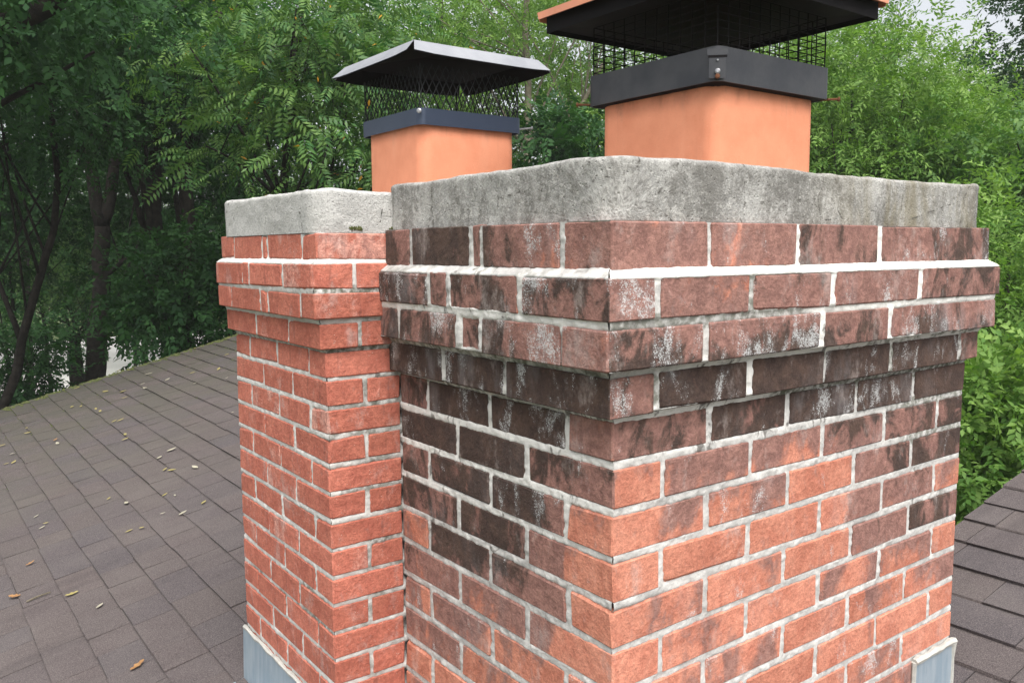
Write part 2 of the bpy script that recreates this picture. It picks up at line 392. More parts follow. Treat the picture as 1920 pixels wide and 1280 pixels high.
# ------------------------------------------------------------------ ground and road
GZ = -5.6
def build_ground():
    n = 61; xs = np.linspace(-300, 300, n)
    X, Y = np.meshgrid(xs, xs, indexing='ij'); Z = GZ+(fbm(X*.02, Y*.02)-.5)*.4
    V = np.stack([X.ravel(), Y.ravel(), Z.ravel()], 1); I = np.arange(n*n).reshape(n, n)
    F = np.stack([I[:-1, :-1].ravel(), I[1:, :-1].ravel(), I[1:, 1:].ravel(), I[:-1, 1:].ravel()], 1)
    o = link('ground', fast_mesh('ground', V, F), M['ground']); tag(o, kind='structure')
    a = pix(-420, 0, 33)[:2]; b = pix(640, 0, 52)[:2]; d = (b-a)/np.linalg.norm(b-a); nn = np.array([-d[1], d[0]])
    V = []
    for t, w in ((-.4, 9.0), (0, 9.5), (.4, 10.5), (.8, 9.0), (1.2, 9)):
        q = a+(b-a)*t
        V += [(*(q-nn*w), GZ+.28), (*(q+nn*w), GZ+.28)]
    F = [(2*i, 2*i+2, 2*i+3, 2*i+1) for i in range(4)]
    tag(mesh_obj('road', V, F, M['road']), kind='structure')
build_ground()

# ------------------------------------------------------------------ bricks
LM, HM, JM = .2497, .08387, .0138           # large chimney: brick module, course height, joint
LL, HL, JL = .2030, .0677, .0105            # small chimney
Y1 = 3*LM; DX = .1925; DL = .622
_bc = {}
def brick_mesh(dx, dy, dz, var):
    key = (round(dx, 3), round(dy, 3), round(dz, 3), var)
    if key in _bc: return _bc[key]
    r = random.Random(hash(key) & 0xffff); c = .0021
    V = []; idx = {}
    for sx in (-1, 1):
        for sy in (-1, 1):
            for sz in (-1, 1):
                k = c*r.uniform(.7, 1.7)*(r.uniform(1.8, 3.0) if r.random() < .16 else 1); j = lambda: r.uniform(-.0010, .0010)
                p = (sx*dx/2+j(), sy*dy/2+j(), sz*dz/2+j())
                for ax in range(3):
                    q = [p[i]-(k*(1, -1)[(sx, sy, sz)[i] < 0] if i != ax else 0) for i in range(3)]
                    idx[sx, sy, sz, ax] = len(V); V.append(q)
    F = []
    def quad(a, b, cc, d):
        # orient outward
        A, B, C = (np.array(V[i]) for i in (a, b, cc)); n = np.cross(B-A, C-A); m = (A+B+C+np.array(V[d]))/4
        F.append((a, b, cc, d) if n@m > 0 else (d, cc, b, a))
    for ax in range(3):
        o1, o2 = [i for i in range(3) if i != ax]
        for s in (-1, 1):
            def g(a, b):
                t = [0, 0, 0]; t[ax] = s; t[o1] = a; t[o2] = b; return idx[(*t, ax)]
            quad(g(-1, -1), g(1, -1), g(1, 1), g(-1, 1))
        for a in (-1, 1):
            for b in (-1, 1):
                def h(s, f):
                    t = [0, 0, 0]; t[ax] = s; t[o1] = a; t[o2] = b; return idx[(*t, f)]
                quad(h(-1, o1), h(1, o1), h(1, o2), h(-1, o2))
    for sx in (-1, 1):
        for sy in (-1, 1):
            for sz in (-1, 1):
                a, b, cc = (idx[sx, sy, sz, k] for k in range(3))
                A, B, C = (np.array(V[i]) for i in (a, b, cc))
                F.append((a, b, cc) if np.cross(B-A, C-A)@(A+B+C) > 0 else (cc, b, a))
    me = bpy.data.meshes.new('brick'); me.from_pydata([tuple(map(float, v)) for v in V], [], F); me.update()
    _bc[key] = me; return me

CODE = {'o': (.12, .12), 'O': (.38, .35), 'p': (.60, .42), 'P': (.66, .75), 'm': (.50, .35), 'd': (.80, .35), 'D': (.93, .85), 'b': (1.03, .25), 'l': (.66, 1.0), 'r': (.0, .1), 'R': (.12, .1), 'x': (.34, .1)}
def brick(parent, lo, hi, mat, code_left, code_right, jit=.0012, tilt=.004):
    lo = np.array(lo); hi = np.array(hi); d = hi-lo; c = (lo+hi)/2
    me = brick_mesh(*d, random.randrange(5))
    o = bpy.data.objects.new('brick', me); COL.objects.link(o); o.parent = parent
    if not me.materials: me.materials.append(mat)
    o.location = c+np.array([random.uniform(-jit, jit), random.uniform(-jit, jit), random.uniform(-.0012, .0012)])
    o.rotation_euler = (random.uniform(-tilt, tilt)*.6, random.uniform(-tilt, tilt)*.6, random.uniform(-tilt, tilt)*.5)
    a, l1 = CODE[code_left]; b, l2 = CODE[code_right]
    o.color = (max(0, a+random.uniform(-.06, .06)), max(0, b+random.uniform(-.06, .06)), max(0, max(l1, l2)+random.uniform(-.1, .1)), 1)
    return o

# rows seen in the photograph: joint positions along the face and a state for each brick
big = empty('brick_chimney', (0, 0, 0), 'large weathered brick chimney, blackened and lichen-spotted, with thick grey concrete crown', 'chimney')
OX = {1: .041, 2: .062, 3: .058, 4: .030}; OY = {1: .031, 2: .052, 3: .048, 4: .022}
RIGHT = {1: ([-.041, .205, .468, .766, 1.281], 'pOdP'), 2: ([-.062, .053, .302, .562, .910, 1.303], 'pmPPd'),
         3: ([-.058, .183, .535, .792, 1.299], 'lldP'), 4: ([-.030, .083, .340, .588, .852, 1.175, 1.272], 'pDbDDm')}
LEFT = {1: ([-.031, .090, .338, .378, .620, .736], 'pPpdp'), 2: ([-.052, .189, .433, .510, .757], 'DpmP'),
        3: ([-.048, .068, .322, .405, .650, .756], 'OlmPp'), 4: ([-.022, .279, .506, .762], 'DDD')}
RSH = {5: 'mdDDb', 6: 'oOopdd', 7: 'pPodd', 8: 'oOopmo', 9: 'pmOdb', 10: 'opopmo', 11: 'pPOPd', 12: 'opopoo', 13: 'lOoPO', 14: 'oOmopo', 15: 'OoPOo', 16: 'oomopo', 17: 'pOomo', 18: 'omoOpo', 19: 'OooPm', 20: 'opooOo'}
LSH = {5: 'oDDm', 6: 'pbb', 7: 'oDdp', 8: 'pdp', 9: 'oddo', 10: 'Omp', 11: 'oOpm', 12: 'omd', 13: 'opoO', 14: 'Oop', 15: 'omoo', 16: 'Opo', 17: 'opOo', 18: 'oOm', 19: 'oopo', 20: 'Omo'}
WB = LM/2-JM/2
rows_main = {}
for k in range(1, 21):
    zt, zb = -(k-1)*HM-JM/2, -k*HM+JM/2
    if k == 1: zt = .0045
    if k <= 4:
        jr, cr = RIGHT[k]; jl, cl = LEFT[k]; ox, oy = OX[k], OY[k]
        n = len(cr)
        for i in range(n):
            a = jr[i]+(JM/2 if i else 0); b = jr[i+1]-(JM/2 if i < n-1 else 0)
            if i == 0 and k in (2, 4):
                continue        # the corner brick lies along the other face
            y1 = -oy+WB
            brick(big, (a, -oy, zb), (b, y1, zt), M['brick'], cl[0] if i == 0 else cr[i], cr[i], .0026, .009)
        n = len(cl)
        for i in range(n):
            a = jl[i]+(JM/2 if i else 0); b = jl[i+1]-(JM/2 if i < n-1 else 0)
            if i == 0 and k in (1, 3): continue
            x1 = -ox+WB; x0 = -ox
            if k == 3 and i == 2: x0 += .006
            if i == 0: x1 = jr[1]-JM/2
            brick(big, (x0, a, zb), (x1, b, zt), M['brick'], cl[i], cr[0] if i == 0 else cl[i], .0026, .009)
        # the far side, turned from the camera
        xe = jr[-1]
        for i in range(3):
            brick(big, (xe-WB, -oy+WB+JM+i*LM, zb), (xe, -oy+WB+i*LM+LM, zt), M['brick'], 'd', 'd')
        rows_main[k] = (zt, zb, jr, jl)
        continue
    A = k % 2 == 0
    jr = [0, .5, 1.5, 2.5, 3.5, 4.5, 5] if A else [0, 1, 2, 3, 4, 5]
    jl = [0, 1, 2, 3] if A else [0, .5, 1.5, 2.5, 3]
    jr = [j*LM+(random.uniform(-.004, .004) if 0 < j < 5 else 0) for j in jr]; jl = [j*LM+(random.uniform(-.004, .004) if 0 < j < 3 else 0) for j in jl]
    cr, cl = RSH[k], LSH[k]
    n = len(cr)
    for i in range(n):
        if A and i == 0: continue
        a = jr[i]+(JM/2 if i else 0); b = jr[i+1]-(JM/2 if i < n-1 else 0)
        y1 = LM-JM/2 if (A and i == n-1) else WB
        if (not A) and i == 0: brick(big, (a, 0, zb), (b, jl[1]-JM/2, zt), M['brick'], cl[0], cr[0])
        else: brick(big, (a, 0, zb), (b, y1, zt), M['brick'], cr[i], cr[i])
    n = len(cl)
    for i in range(n):
        if (not A) and i == 0: continue
        a = jl[i]+(JM/2 if i else 0); b = jl[i+1]-(JM/2 if i < n-1 else 0)
        if A and i == 0: brick(big, (0, 0, zb), (jr[1]-JM/2, b, zt), M['brick'], cl[0], cr[0])
        else: brick(big, (0, a, zb), (WB, b, zt), M['brick'], cl[i], cl[i])
    s0 = 1.0 if A else .5
    while s0 < 3-1e-6 and k <= 16:
        s1 = min(s0+1, 3); brick(big, (5*LM-WB, s0*LM+JM/2, zb), (5*LM, s1*LM-JM/2, zt), M['brick'], 'O', 'O'); s0 = s1
    rows_main[k] = (zt, zb, jr, jl)

small = empty('brick_chimney', (-.19, Y1, 0), 'smaller clean red brick chimney adjoining behind the left side of the large one', 'chimney')
small.location = (0, 0, 0)
QX = {1: .023, 2: .037, 3: .034, 4: .017}; QY = {1: .016, 2: .020, 3: .021, 4: .012}
SL = {1: [-.016, .066, .285, .323, .536, .640], 2: [-.020, .157, .386, .434, .650], 3: [-.021, .058, .264, .320, .543, .648], 4: [-.012, .181, .402, .634]}
SR = {1: [0, 2], 2: [0, .105, 2], 3: [0, 2], 4: [0, .100, 2]}
rows_small = {}
WS = LL/2-JL/2
for k in range(1, 21):
    zt, zb = -(k-1)*HL-JL/2, -k*HL+JL/2
    if k == 1: zt = -.003
    if k <= 4:
        qx, qy = QX[k], QY[k]; xl = -DX-qx; yb = Y1-qy
        jl = [Y1+v for v in SL[k]]; jl[0] = yb
        jr = [xl, -.004] if len(SR[k]) == 2 else [xl, xl+SR[k][1], -.004]
    else:
        A = k % 2 == 1                       # header on the left face at the corner
        xl, yb = -DX, Y1
        jl = [yb, yb+.099, yb+.302, yb+.508, yb+DL] if A else [yb, yb+LL, yb+2*LL, yb+DL]
        jl = [jl[0]]+[v+random.uniform(-.004, .004) for v in jl[1:-1]]+[jl[-1]]
        jr = [xl, -.002] if A else [xl, xl+.098, -.002]
    full = len(jr) == 2                      # corner brick lies along the right-hand face
    pick = lambda: random.choice('rrrrrRRx')
    for i in range(len(jl)-1):
        if i == 0 and full: continue
        a = jl[i]+(JL/2 if i else 0); b = jl[i+1]-(JL/2 if i < len(jl)-2 else 0)
        x1 = jr[1]-JL/2 if i == 0 else xl+WS
        cc = pick(); brick(small, (xl, a, zb), (x1, b, zt), M['brick_red'], cc, pick(), .001, .003)
    for i in range(len(jr)-1):
        if i == 0 and not full: continue
        a = jr[i]+(JL/2 if i else 0); b = jr[i+1]
        y2 = jl[1]-JL/2 if i == 0 else yb+WS
        brick(small, (a, yb, zb), (b, y2, zt), M['brick_red'], pick(), pick(), .001, .003)
    rows_small[k] = (zt, zb, jl, jr, xl, yb)

# ------------------------------------------------------------------ mortar, as real relief
def offs(z, centers, vals, hj, recess_under=.30):
    """projection of the mortar face at height z: flat on each course, sloped at the joints"""
    out = np.zeros_like(z)
    K = len(vals)
    for k in range(K):
        zt, zb = centers[k]
        m = (z <= zt+1e-9) & (z >= zb-1e-9); out[m] = vals[k]
        if k < K-1:
            zn = centers[k+1][0]; m = (z < zb) & (z > zn)
            t = (zb-z[m])/(zb-zn)
            a, b = vals[k], vals[k+1]
            if b >= a: out[m] = a+(b-a)*t**.8
            else: out[m] = b+(a-b)*recess_under*(1-t)
    m = z < centers[-1][1]; out[m] = vals[-1]
    return out

def face_grid(z, rows_z, rows_j, s0, s1, step, jh):
    """returns s grid (nz,ns), inside distance to brick edges (positive inside a brick)"""
    ns = int((s1.max()-s0.min())/step)+1
    T = np.linspace(0, 1, ns)[None, :]; S = s0[:, None]+(s1-s0)[:, None]*T
    D = np.full(S.shape, -1.0); JV = np.zeros(S.shape)
    for k, (zt, zb) in rows_z.items():
        m = (z <= zt) & (z >= zb)
        if not m.any(): continue
        dz = np.minimum(zt-z[m], z[m]-zb)[:, None]
        j = np.array(rows_j[k][1:-1]); s = S[m]
        ds = np.abs(s[:, :, None]-j[None, None, :]).min(2)-jh if len(j) else np.full(s.shape, 1.0)
        D[m] = np.minimum(dz, ds)
    return S, D

def mortar_face(V_of, z, S, D, O, sd, amp, deep, base=-.0020):
    zz = np.broadcast_to(z[:, None], S.shape)
    n = fbm(S*55+sd, zz*75+3*sd, 0, 3)-.5; n2 = vnoise(S*170+sd, zz*170, sd)-.5; n3 = fbm(S*9+sd, zz*9, 2.2, 2)-.5
    d = base+n*amp+n2*amp*.35+n3*amp*.6
    ins = np.clip(D, 0, None); d = d-ins*deep
    d = np.maximum(d, -.045)
    return V_of(S, zz, O[:, None]+d), d

def grid_faces(nz, ns, flip):
    I = np.arange(nz*ns).reshape(nz, ns)
    q = [I[:-1, :-1], I[:-1, 1:], I[1:, 1:], I[1:, :-1]]
    if flip: q = q[::-1]
    return np.stack([a.ravel() for a in q], 1)

def build_mortar_main():
    z = np.arange(.004, -1.68, -.0034)
    cz = [rows_main[k][:2] for k in range(1, 21)]; rz = {k: rows_main[k][:2] for k in rows_main}
    parts = []; base = 0; VV = []; FF = []; fresh = []; grime = []
    oxs = [OX.get(k, 0.) for k in range(1, 21)]; oys = [OY.get(k, 0.) for k in range(1, 21)]
    Ox, Oy = offs(z, cz, oxs, JM), offs(z, cz, oys, JM)
    for side in (0, 1):
        if side == 0:      # right-hand face, looks to -y
            S, D = face_grid(z, rz, {k: rows_main[k][2] for k in rows_main}, -(Ox-.003), 5*LM+Oy-.002, .0038, JM/2)
            P, d = mortar_face(lambda s, zz, o: np.stack([s, -o, zz], -1), z, S, D, Oy, 1.7, .0058, .9)
        else:
            S, D = face_grid(z, rz, {k: rows_main[k][3] for k in rows_main}, -(Oy-.003), np.full(len(z), Y1+.02), .0038, JM/2)
            P, d = mortar_face(lambda s, zz, o: np.stack([-o, s, zz], -1), z, S, D, Ox, 8.3, .0062, .9)
        zz = np.broadcast_to(z[:, None], S.shape)
        fr = np.zeros(S.shape); gm = np.zeros(S.shape)
        edge = (fbm(S*30, zz*60, 4.)-.5)
        M1, M2, M3, M4, M5, M6 = (-k*HM for k in range(1, 7))
        band = lambda zc, h=.018: np.abs(zz-zc) < h
        if side == 0:
            fr[band(M1)] = sstep(-.03, .05, S+edge*.05)[band(M1)]
            fr[band(M2)] = sstep(.46, .50, S+edge*.05)[band(M2)]
            gm[band(M2)] = (.75*(1-sstep(.44, .50, S+edge*.05)))[band(M2)]
            fr[band(M3)] = .7*(sstep(.12, .17, S)*1.0)[band(M3)]
            gm[band(M3)] = (1-sstep(.10, .17, S))[band(M3)]*.35+(sstep(.5, .62, S)*.8)[band(M3)]*(edge > 0)[band(M3)]
            fr[band(M4)] = (.85*(1-sstep(.40, .46, S+edge*.1)))[band(M4)]
            gm[band(M4)] = (sstep(.40, .47, S))[band(M4)]
            gm[band(M5)] = (.8*sstep(.85, .98, S))[band(M5)]
            gm[band(M6)] = (.75*sstep(.9, 1.0, S))[band(M6)]
            for k, j in ((1, .468), (1, .766), (2, .562), (2, .910), (3, .535), (3, .792), (4, .340)):
                m = (np.abs(S-j) < .014) & (zz < cz[k-1][0]) & (zz > cz[k-1][1]); fr[m] = 1.0
                P[..., 1][m] -= .0025
            for k, j in ((2, .302), (4, .083), (4, .852)):
                m = (np.abs(S-j) < .012) & (zz < cz[k-1][0]) & (zz > cz[k-1][1]); gm[m] = .9
            # fresh mortar sits proud in the top joint
            P[..., 1] -= np.where(band(M1, .010), fr*.003, 0)
        else:
            fr[band(M1)] = .4*sstep(.45, .62, fbm(S*9, zz*9, 2.)[band(M1)]); gm[band(M1)] = .5*sstep(.42, .60, fbm(S*16+5, zz*30, 1.)[band(M1)]); fr[band(M2)] = .80
            gm[band(M3)] = .75; gm[band(M4)] = .75*(sstep(.10, .30, S+edge*.2))[band(M4)]; fr[band(M4)] = .7*(1-sstep(.08, .25, S+edge*.2))[band(M4)]
            fr[band(M5)] = .75; fr[band(M6)] = .8
            m = (zz < -.34) & (zz > -.42) & (S < .14); fr[m] = .35
            m = (zz < -.30) & (zz > -.60) & (D < 0); fr[m] = np.maximum(fr[m], .55)
        fresh.append(fr.ravel()); grime.append(gm.ravel())
        VV.append(P.reshape(-1, 3)); FF.append(grid_faces(*S.shape, side == 0)+base); base += S.size
    me = fast_mesh('mortar', np.concatenate(VV), np.concatenate(FF), {'fresh': np.concatenate(fresh), 'grime': np.concatenate(grime)}, True)
    link('mortar', me, M['mortar'], big)
    b = MB(); b.box((.03, .03, -1.7), (5*LM-.012, Y1+.01, -.002))
    for k in range(1, 5):
        b.box((-OX[k]+.03, -OY[k]+.03, -k*HM-.004), (5*LM+OY[k]-.008, Y1-.005*k, -(k-1)*HM-.0045+.0003*k))
    b.build('mortar_core', M['mortar'], big)
build_mortar_main()

def build_mortar_small():
    z = np.arange(-.001, -1.36, -.0036)
    cz = [rows_small[k][:2] for k in range(1, 21)]; rz = {k: rows_small[k][:2] for k in rows_small}
    Ox = offs(z, cz, [QX.get(k, 0.) for k in range(1, 21)], JL); Oy = offs(z, cz, [QY.get(k, 0.) for k in range(1, 21)], JL)
    VV = []; FF = []; fresh = []; grime = []; base = 0
    for side in (0, 1):
        if side == 0:      # face to -y, beside the large chimney
            S, D = face_grid(z, rz, {k: rows_small[k][3] for k in rows_small}, -DX-Ox+.003, np.full(len(z), .01), .0038, JL/2)
            P, d = mortar_face(lambda s, zz, o: np.stack([s, Y1-o, zz], -1), z, S, D, Oy, 3.1, .0052, .9, -.0022)
        else:
            S, D = face_grid(z, rz, {k: rows_small[k][2] for k in rows_small}, Y1-Oy+.003, Y1+DL+np.minimum(Ox, .03)-.001, .0040, JL/2)
            P, d = mortar_face(lambda s, zz, o: np.stack([-DX-o, s, zz], -1), z, S, D, Ox, 5.9, .0052, .9, -.0022)
        zz = np.broadcast_to(z[:, None], S.shape); fr = np.full(S.shape, .30); gm = np.zeros(S.shape)
        b1 = np.abs(zz+HL) < .016; fr[b1] = .8
        edge = fbm(S*14, zz*22, 7.)
        if side == 0:
            gm = np.where(zz < -.1, .7*sstep(.48, .62, edge+ (S+.19)*.6), 0); fr = fr*(1-gm)
            for j, h in ((-4*HL, .014), (-2*HL, .012)):
                m = np.abs(zz-j) < h; gm[m] = 1; fr[m] = 0
        else:
            gm = np.where((zz < -.84) & (zz > -1.0), .8*sstep(.5, .65, edge), 0)
            m = np.abs(zz+4*HL) < .012; gm[m] = .7
        fresh.append(fr.ravel()); grime.append(gm.ravel())
        VV.append(P.reshape(-1, 3)); FF.append(grid_faces(*S.shape, side == 0)+base); base += S.size
    me = fast_mesh('mortar', np.concatenate(VV), np.concatenate(FF), {'fresh': np.concatenate(fresh), 'grime': np.concatenate(grime)}, True)
    link('mortar', me, M['mortar'], small)
    b = MB(); b.box((-DX+.03, Y1+.03, -1.5), (.80, Y1+DL-.006, -.002))
    b.build('mortar_core', M['mortar'], small)
build_mortar_small()

# ------------------------------------------------------------------ concrete crowns
def crown(parent, x0, x1, y0, y1, zt, rise, sd, pale, rnd, weather, z0=-.003):
    step = .0065; per = []
    cr = .045
    def arc(cx, cy, a0):
        return [(cx+cr*math.cos(math.radians(a0+a)), cy+cr*math.sin(math.radians(a0+a)), math.cos(math.radians(a0+a)), math.sin(math.radians(a0+a))) for a in (0, 30, 60, 90)]
    def seg(ax, ay, bx, by, nx, ny):
        n = int(math.hypot(bx-ax, by-ay)/step); return [(ax+(bx-ax)*i/n, ay+(by-ay)*i/n, nx, ny) for i in range(1, n)]
    per += arc(x1-cr, y1-cr, 0)+seg(x1-cr, y1, x0+cr, y1, 0, 1)+arc(x0+cr, y1-cr, 90)+seg(x0, y1-cr, x0, y0+cr, -1, 0)
    per += arc(x0+cr, y0+cr, 180)+seg(x0+cr, y0, x1-cr, y0, 0, -1)+arc(x1-cr, y0+cr, 270)+seg(x1, y0+cr, x1, y1-cr, 1, 0)
    Pm = np.array(per); n = len(Pm)
    prof = [(0, z0)]+[(0, z0+(zt-.012-z0)*i/16) for i in range(1, 17)]
    prof += [(-rnd*(1-math.cos(a)), zt-rnd+rnd*math.sin(a)) for a in (.3, .6, .9, 1.2, 1.5)]
    prof += [(-rnd-d, zt-rise*min(1, d/.03)) for d in (.006, .013, .022, .035, .05, .08, .12, .18, .24)]
    cx, cy = (x0+x1)/2, (y0+y1)/2
    V = []
    for o, zz in prof:
        bx = Pm[:, 0]+Pm[:, 2]*o; by = Pm[:, 1]+Pm[:, 3]*o
        w = min(1, max(0, zz/.03))
        nz = (fbm(bx*11+sd, by*11, zz*11+sd)-.5)*.010*w+(fbm(bx*40+sd, by*40, zz*40)-.5)*.005*w
        rough = (fbm(bx*7+sd, by*7, 1.3*sd)-.5)
        zq = zz+w*(rough*.009+(vnoise(bx*35, by*35, sd)-.5)*.003)*(zz > zt*.5)*(1 if o > -.03 else .25)
        V.append(np.stack([bx+Pm[:, 2]*nz, by+Pm[:, 3]*nz, np.full(n, 0)+zq+(nz*.4 if -.03 < o < 0 else 0)], 1))
    V = np.concatenate(V); m = len(prof)
    I = np.arange(n*m).reshape(m, n); J = np.roll(I, -1, 1)
    F = np.stack([I[:-1].ravel(), J[:-1].ravel(), J[1:].ravel(), I[1:].ravel()], 1)
    # close the top with a fan of quads towards the middle line
    c0 = V[I[-1]]; c1 = np.stack([cx+(c0[:, 0]-cx)*.2, cy+(c0[:, 1]-cy)*.2, c0[:, 2]*0+zt-rise], 1)
    base = len(V); V = np.concatenate([V, c1, [[cx, cy, zt-rise]]])
    K = np.arange(n)+base; F = np.concatenate([F, np.stack([I[-1], np.roll(I[-1], -1), np.roll(K, -1), K], 1),
                                               np.stack([K, np.roll(K, -1), np.full(n, base+n), np.full(n, base+n)], 1)[:0]])
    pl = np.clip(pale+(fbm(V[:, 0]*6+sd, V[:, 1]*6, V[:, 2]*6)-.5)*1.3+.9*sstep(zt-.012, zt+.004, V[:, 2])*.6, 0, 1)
    me = fast_mesh('concrete_crown', V, F, {'pale': pl, 'weather': np.full(len(V), weather)}, True)
    return link('concrete_crown', me, M['concrete'], parent)
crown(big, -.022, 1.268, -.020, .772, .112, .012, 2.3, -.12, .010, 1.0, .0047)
crown(small, -.216, .80, .738, 1.382, .096, .012, 6.1, .55, .012, .35)
# moss tuft under the small crown
mb = MB()
for i in range(26):
    x = random.uniform(-.13, -.10) if i < 20 else random.uniform(-.03, -.01); r = random.uniform(.002, .0045)
    mb.tube([(x, .742-random.uniform(.0, .006), .004+random.uniform(0, .004)), (x+random.uniform(-.002, .002), .738-random.uniform(0, .004), .009+random.uniform(0, .004))], [r, r*.4], 5)
tag(mb.build('moss', M['moss'], small), kind='stuff')
# narrow board fixed to the far side of the large chimney
mb = MB(); mb.box((5*LM+.001, .02, -.92), (5*LM+.021, .36, -.50)); mb.build('side_board', M['board'], big)

# ------------------------------------------------------------------ flashing
mb = MB()
zt = -1.163; zr = -1.3225
mb.add([(-DX-.005, Y1-.01, zt), (-DX-.005, Y1+DL+.004, zt), (-DX-.005, Y1+DL+.004, zr-.01), (-DX-.005, Y1-.01, zr-.01),
        (-DX-.007, Y1-.01, zt), (-DX-.007, Y1+DL+.014, zt), (-DX-.012, Y1+DL+.014, zr), (-DX-.012, Y1-.01, zr)],
       [(0, 1, 2, 3), (7, 6, 5, 4), (0, 4, 5, 1), (1, 5, 6, 2), (2, 6, 7, 3), (3, 7, 4, 0)])
mb.add([(-DX-.012, Y1-.3, zr+.002), (-DX-.012, Y1+DL+.016, zr+.002), (-DX-.115, Y1+DL+.016, zr-.022), (-DX-.115, Y1-.3, zr-.022)], [(0, 1, 2, 3)])
mb.add([(-DX-.007, Y1+DL+.014, zt), (-DX+.2, Y1+DL+.014, zt), (-DX+.2, Y1+DL+.014, zr), (-DX-.012, Y1+DL+.014, zr)], [(0, 1, 2, 3)])
fl = mb.build('flashing', M['flashing'], small)
mb = MB(); mb.tube([(-DX-.004, Y1-.01+i*.032, zt+.002+.002*math.sin(i*1.7)) for i in range(21)], [.006+.0015*math.sin(i*2.3) for i in range(21)], 6)
mb.build('caulk_bead', M['caulk'], fl)
for i, (xa, xb, kt) in enumerate(((1.058, 1.252, 13), (.84, 1.052, 14), (.60, .834, 15), (.34, .594, 16), (.08, .334, 17))):
    zt2 = -kt*HM; mb = MB(); mb.box((xa, -.007, -1.62), (xb, -.003, zt2-.010))
    f2 = mb.build('step_flashing', M['flashing'], big)
    mb = MB()
    mb.tube([(xa-.004+(xb-xa+.012)*t/8, -.006, zt2-.006+.002*math.sin(t*2.1+i)) for t in range(9)], [.009+.002*math.sin(t*1.9+i) for t in range(9)], 6)
    mb.tube([(xa-.004, -.005, zt2-.006-t*.05) for t in range(5)], [.007, .006, .007, .006, .006], 6)
    if i == 0: mb.tube([(xb+.002, -.005, zt2-.004-t*.05) for t in range(5)], [.011, .006, .007, .006, .006], 6)
    mb.build('caulk_bead', M['caulk'], f2)

# ------------------------------------------------------------------ clay flue tiles
def ring(cx, cy, a, r, n=7):
    P = []
    for sx, sy, a0 in ((1, 1, 0), (-1, 1, 90), (-1, -1, 180), (1, -1, 270)):
        for i in range(n+1):
            t = math.radians(a0+90*i/n); P.append((cx+sx*(a/2-r)+r*math.cos(t), cy+sy*(a/2-r)+r*math.sin(t)))
    return P
def flue(parent, cx, cy, a, z0, z1, r=.035, th=.022):
    n = len(ring(cx, cy, a, r)); V = []; F = []
    L = [(a, z0), (a, z0+(z1-z0)*.5), (a, z1-.006), (a-.008, z1), (a-2*th+.006, z1), (a-2*th, z1-.006), (a-2*th, z0)]
    for w, z in L: V += [(x, y, z) for x, y in ring(cx, cy, w, max(.008, r-(a-w)/2*.8))]
    for k in range(len(L)-1):
        for i in range(n): F.append((k*n+i, k*n+(i+1) % n, (k+1)*n+(i+1) % n, (k+1)*n+i))
    return mesh_obj('flue_tile', V, F, M['clay'], parent, True)
MCX, MCY = .60, .3235; SCX, SCY = .30, 1.0300
flue(big, MCX, MCY, .358, .09, .345)
flue(small, SCX, SCY, .3076, .08, .305)

# ------------------------------------------------------------------ chimney caps
def band(parent, cx, cy, a, r, z0, z1, mat, th=.003):
    V = []; F = []; n = len(ring(0, 0, a, r)); L = [(a, z0), (a, z1), (a-2*th, z1), (a-2*th, z0)]
    for w, z in L: V += [(x, y, z) for x, y in ring(cx, cy, w, r)]
    for k in range(4):
        for i in range(n): F.append((k*n+i, k*n+(i+1) % n, ((k+1) % 4)*n+(i+1) % n, ((k+1) % 4)*n+i))
    return mesh_obj('band', V, F, mat, parent, True)
def shade_auto(o, ang=35):
    me = o.data
    me.polygons.foreach_set('use_smooth', [True]*len(me.polygons))
    try: me.set_sharp_from_angle(angle=math.radians(ang))
    except Exception: pass

def screw(parent, p, d, length, r, mat, name='screw'):
    p = np.array(p, float); d = np.array(d, float); d /= np.linalg.norm(d); mb = MB()
    mb.tube([p-d*.01, p+d*length], r, 8)
    q = p+d*length
    mb.tube([q-d*.0005, q+d*.003, q+d*.0045], [r*1.9, r*2.0, r*1.1], 10)
    return mb.build(name, mat, parent)

cap = empty('chimney_cap', (MCX, MCY, .345), 'black chimney cap with terracotta painted lid over the larger orange flue', 'chimney cap'); cap.location = (0, 0, 0)
bo = band(cap, MCX, MCY, .4, .022, .298, .368, M['band_grey']); shade_auto(bo)
# inward ledge beneath the band
mb = MB()
h0, h1 = .198, .172
mb.add([(MCX+sx*h, MCY+sy*h, z) for h, z in ((h0, .3005), (h1, .2935)) for sx, sy in ((-1, -1), (1, -1), (1, 1), (-1, 1))], [(0, 1, 5, 4), (1, 2, 6, 5), (2, 3, 7, 6), (3, 0, 4, 7)])
mb.build('inner_ledge', M['black_metal'], cap)
mb = MB(); q = .188; zl, zh = .362, .482; nv = 11; nh = 8
for s in (-1, 1):
    for i in range(nv+1):
        t = -q+2*q*i/nv; jx = random.uniform(-.002, .002)
        mb.tube([(MCX+t, MCY+s*q, zl), (MCX+t+jx, MCY+s*q, (zl+zh)/2), (MCX+t, MCY+s*q, zh)], .0013, 4, False)
        mb.tube([(MCX+s*q, MCY+t, zl), (MCX+s*q, MCY+t+jx, (zl+zh)/2), (MCX+s*q, MCY+t, zh)], .0013, 4, False)
    for k in range(nh+1):
        zz = zl+(zh-zl)*k/nh
        mb.tube([(MCX-q, MCY+s*q, zz), (MCX, MCY+s*q*1.004, zz+random.uniform(-.001, .001)), (MCX+q, MCY+s*q, zz)], .0013, 4, False)
        mb.tube([(MCX+s*q, MCY-q, zz), (MCX+s*q*1.004, MCY, zz+random.uniform(-.001, .001)), (MCX+s*q, MCY+q, zz)], .0013, 4, False)
mb.build('wire_mesh', M['black_metal'], cap)
mb = MB()
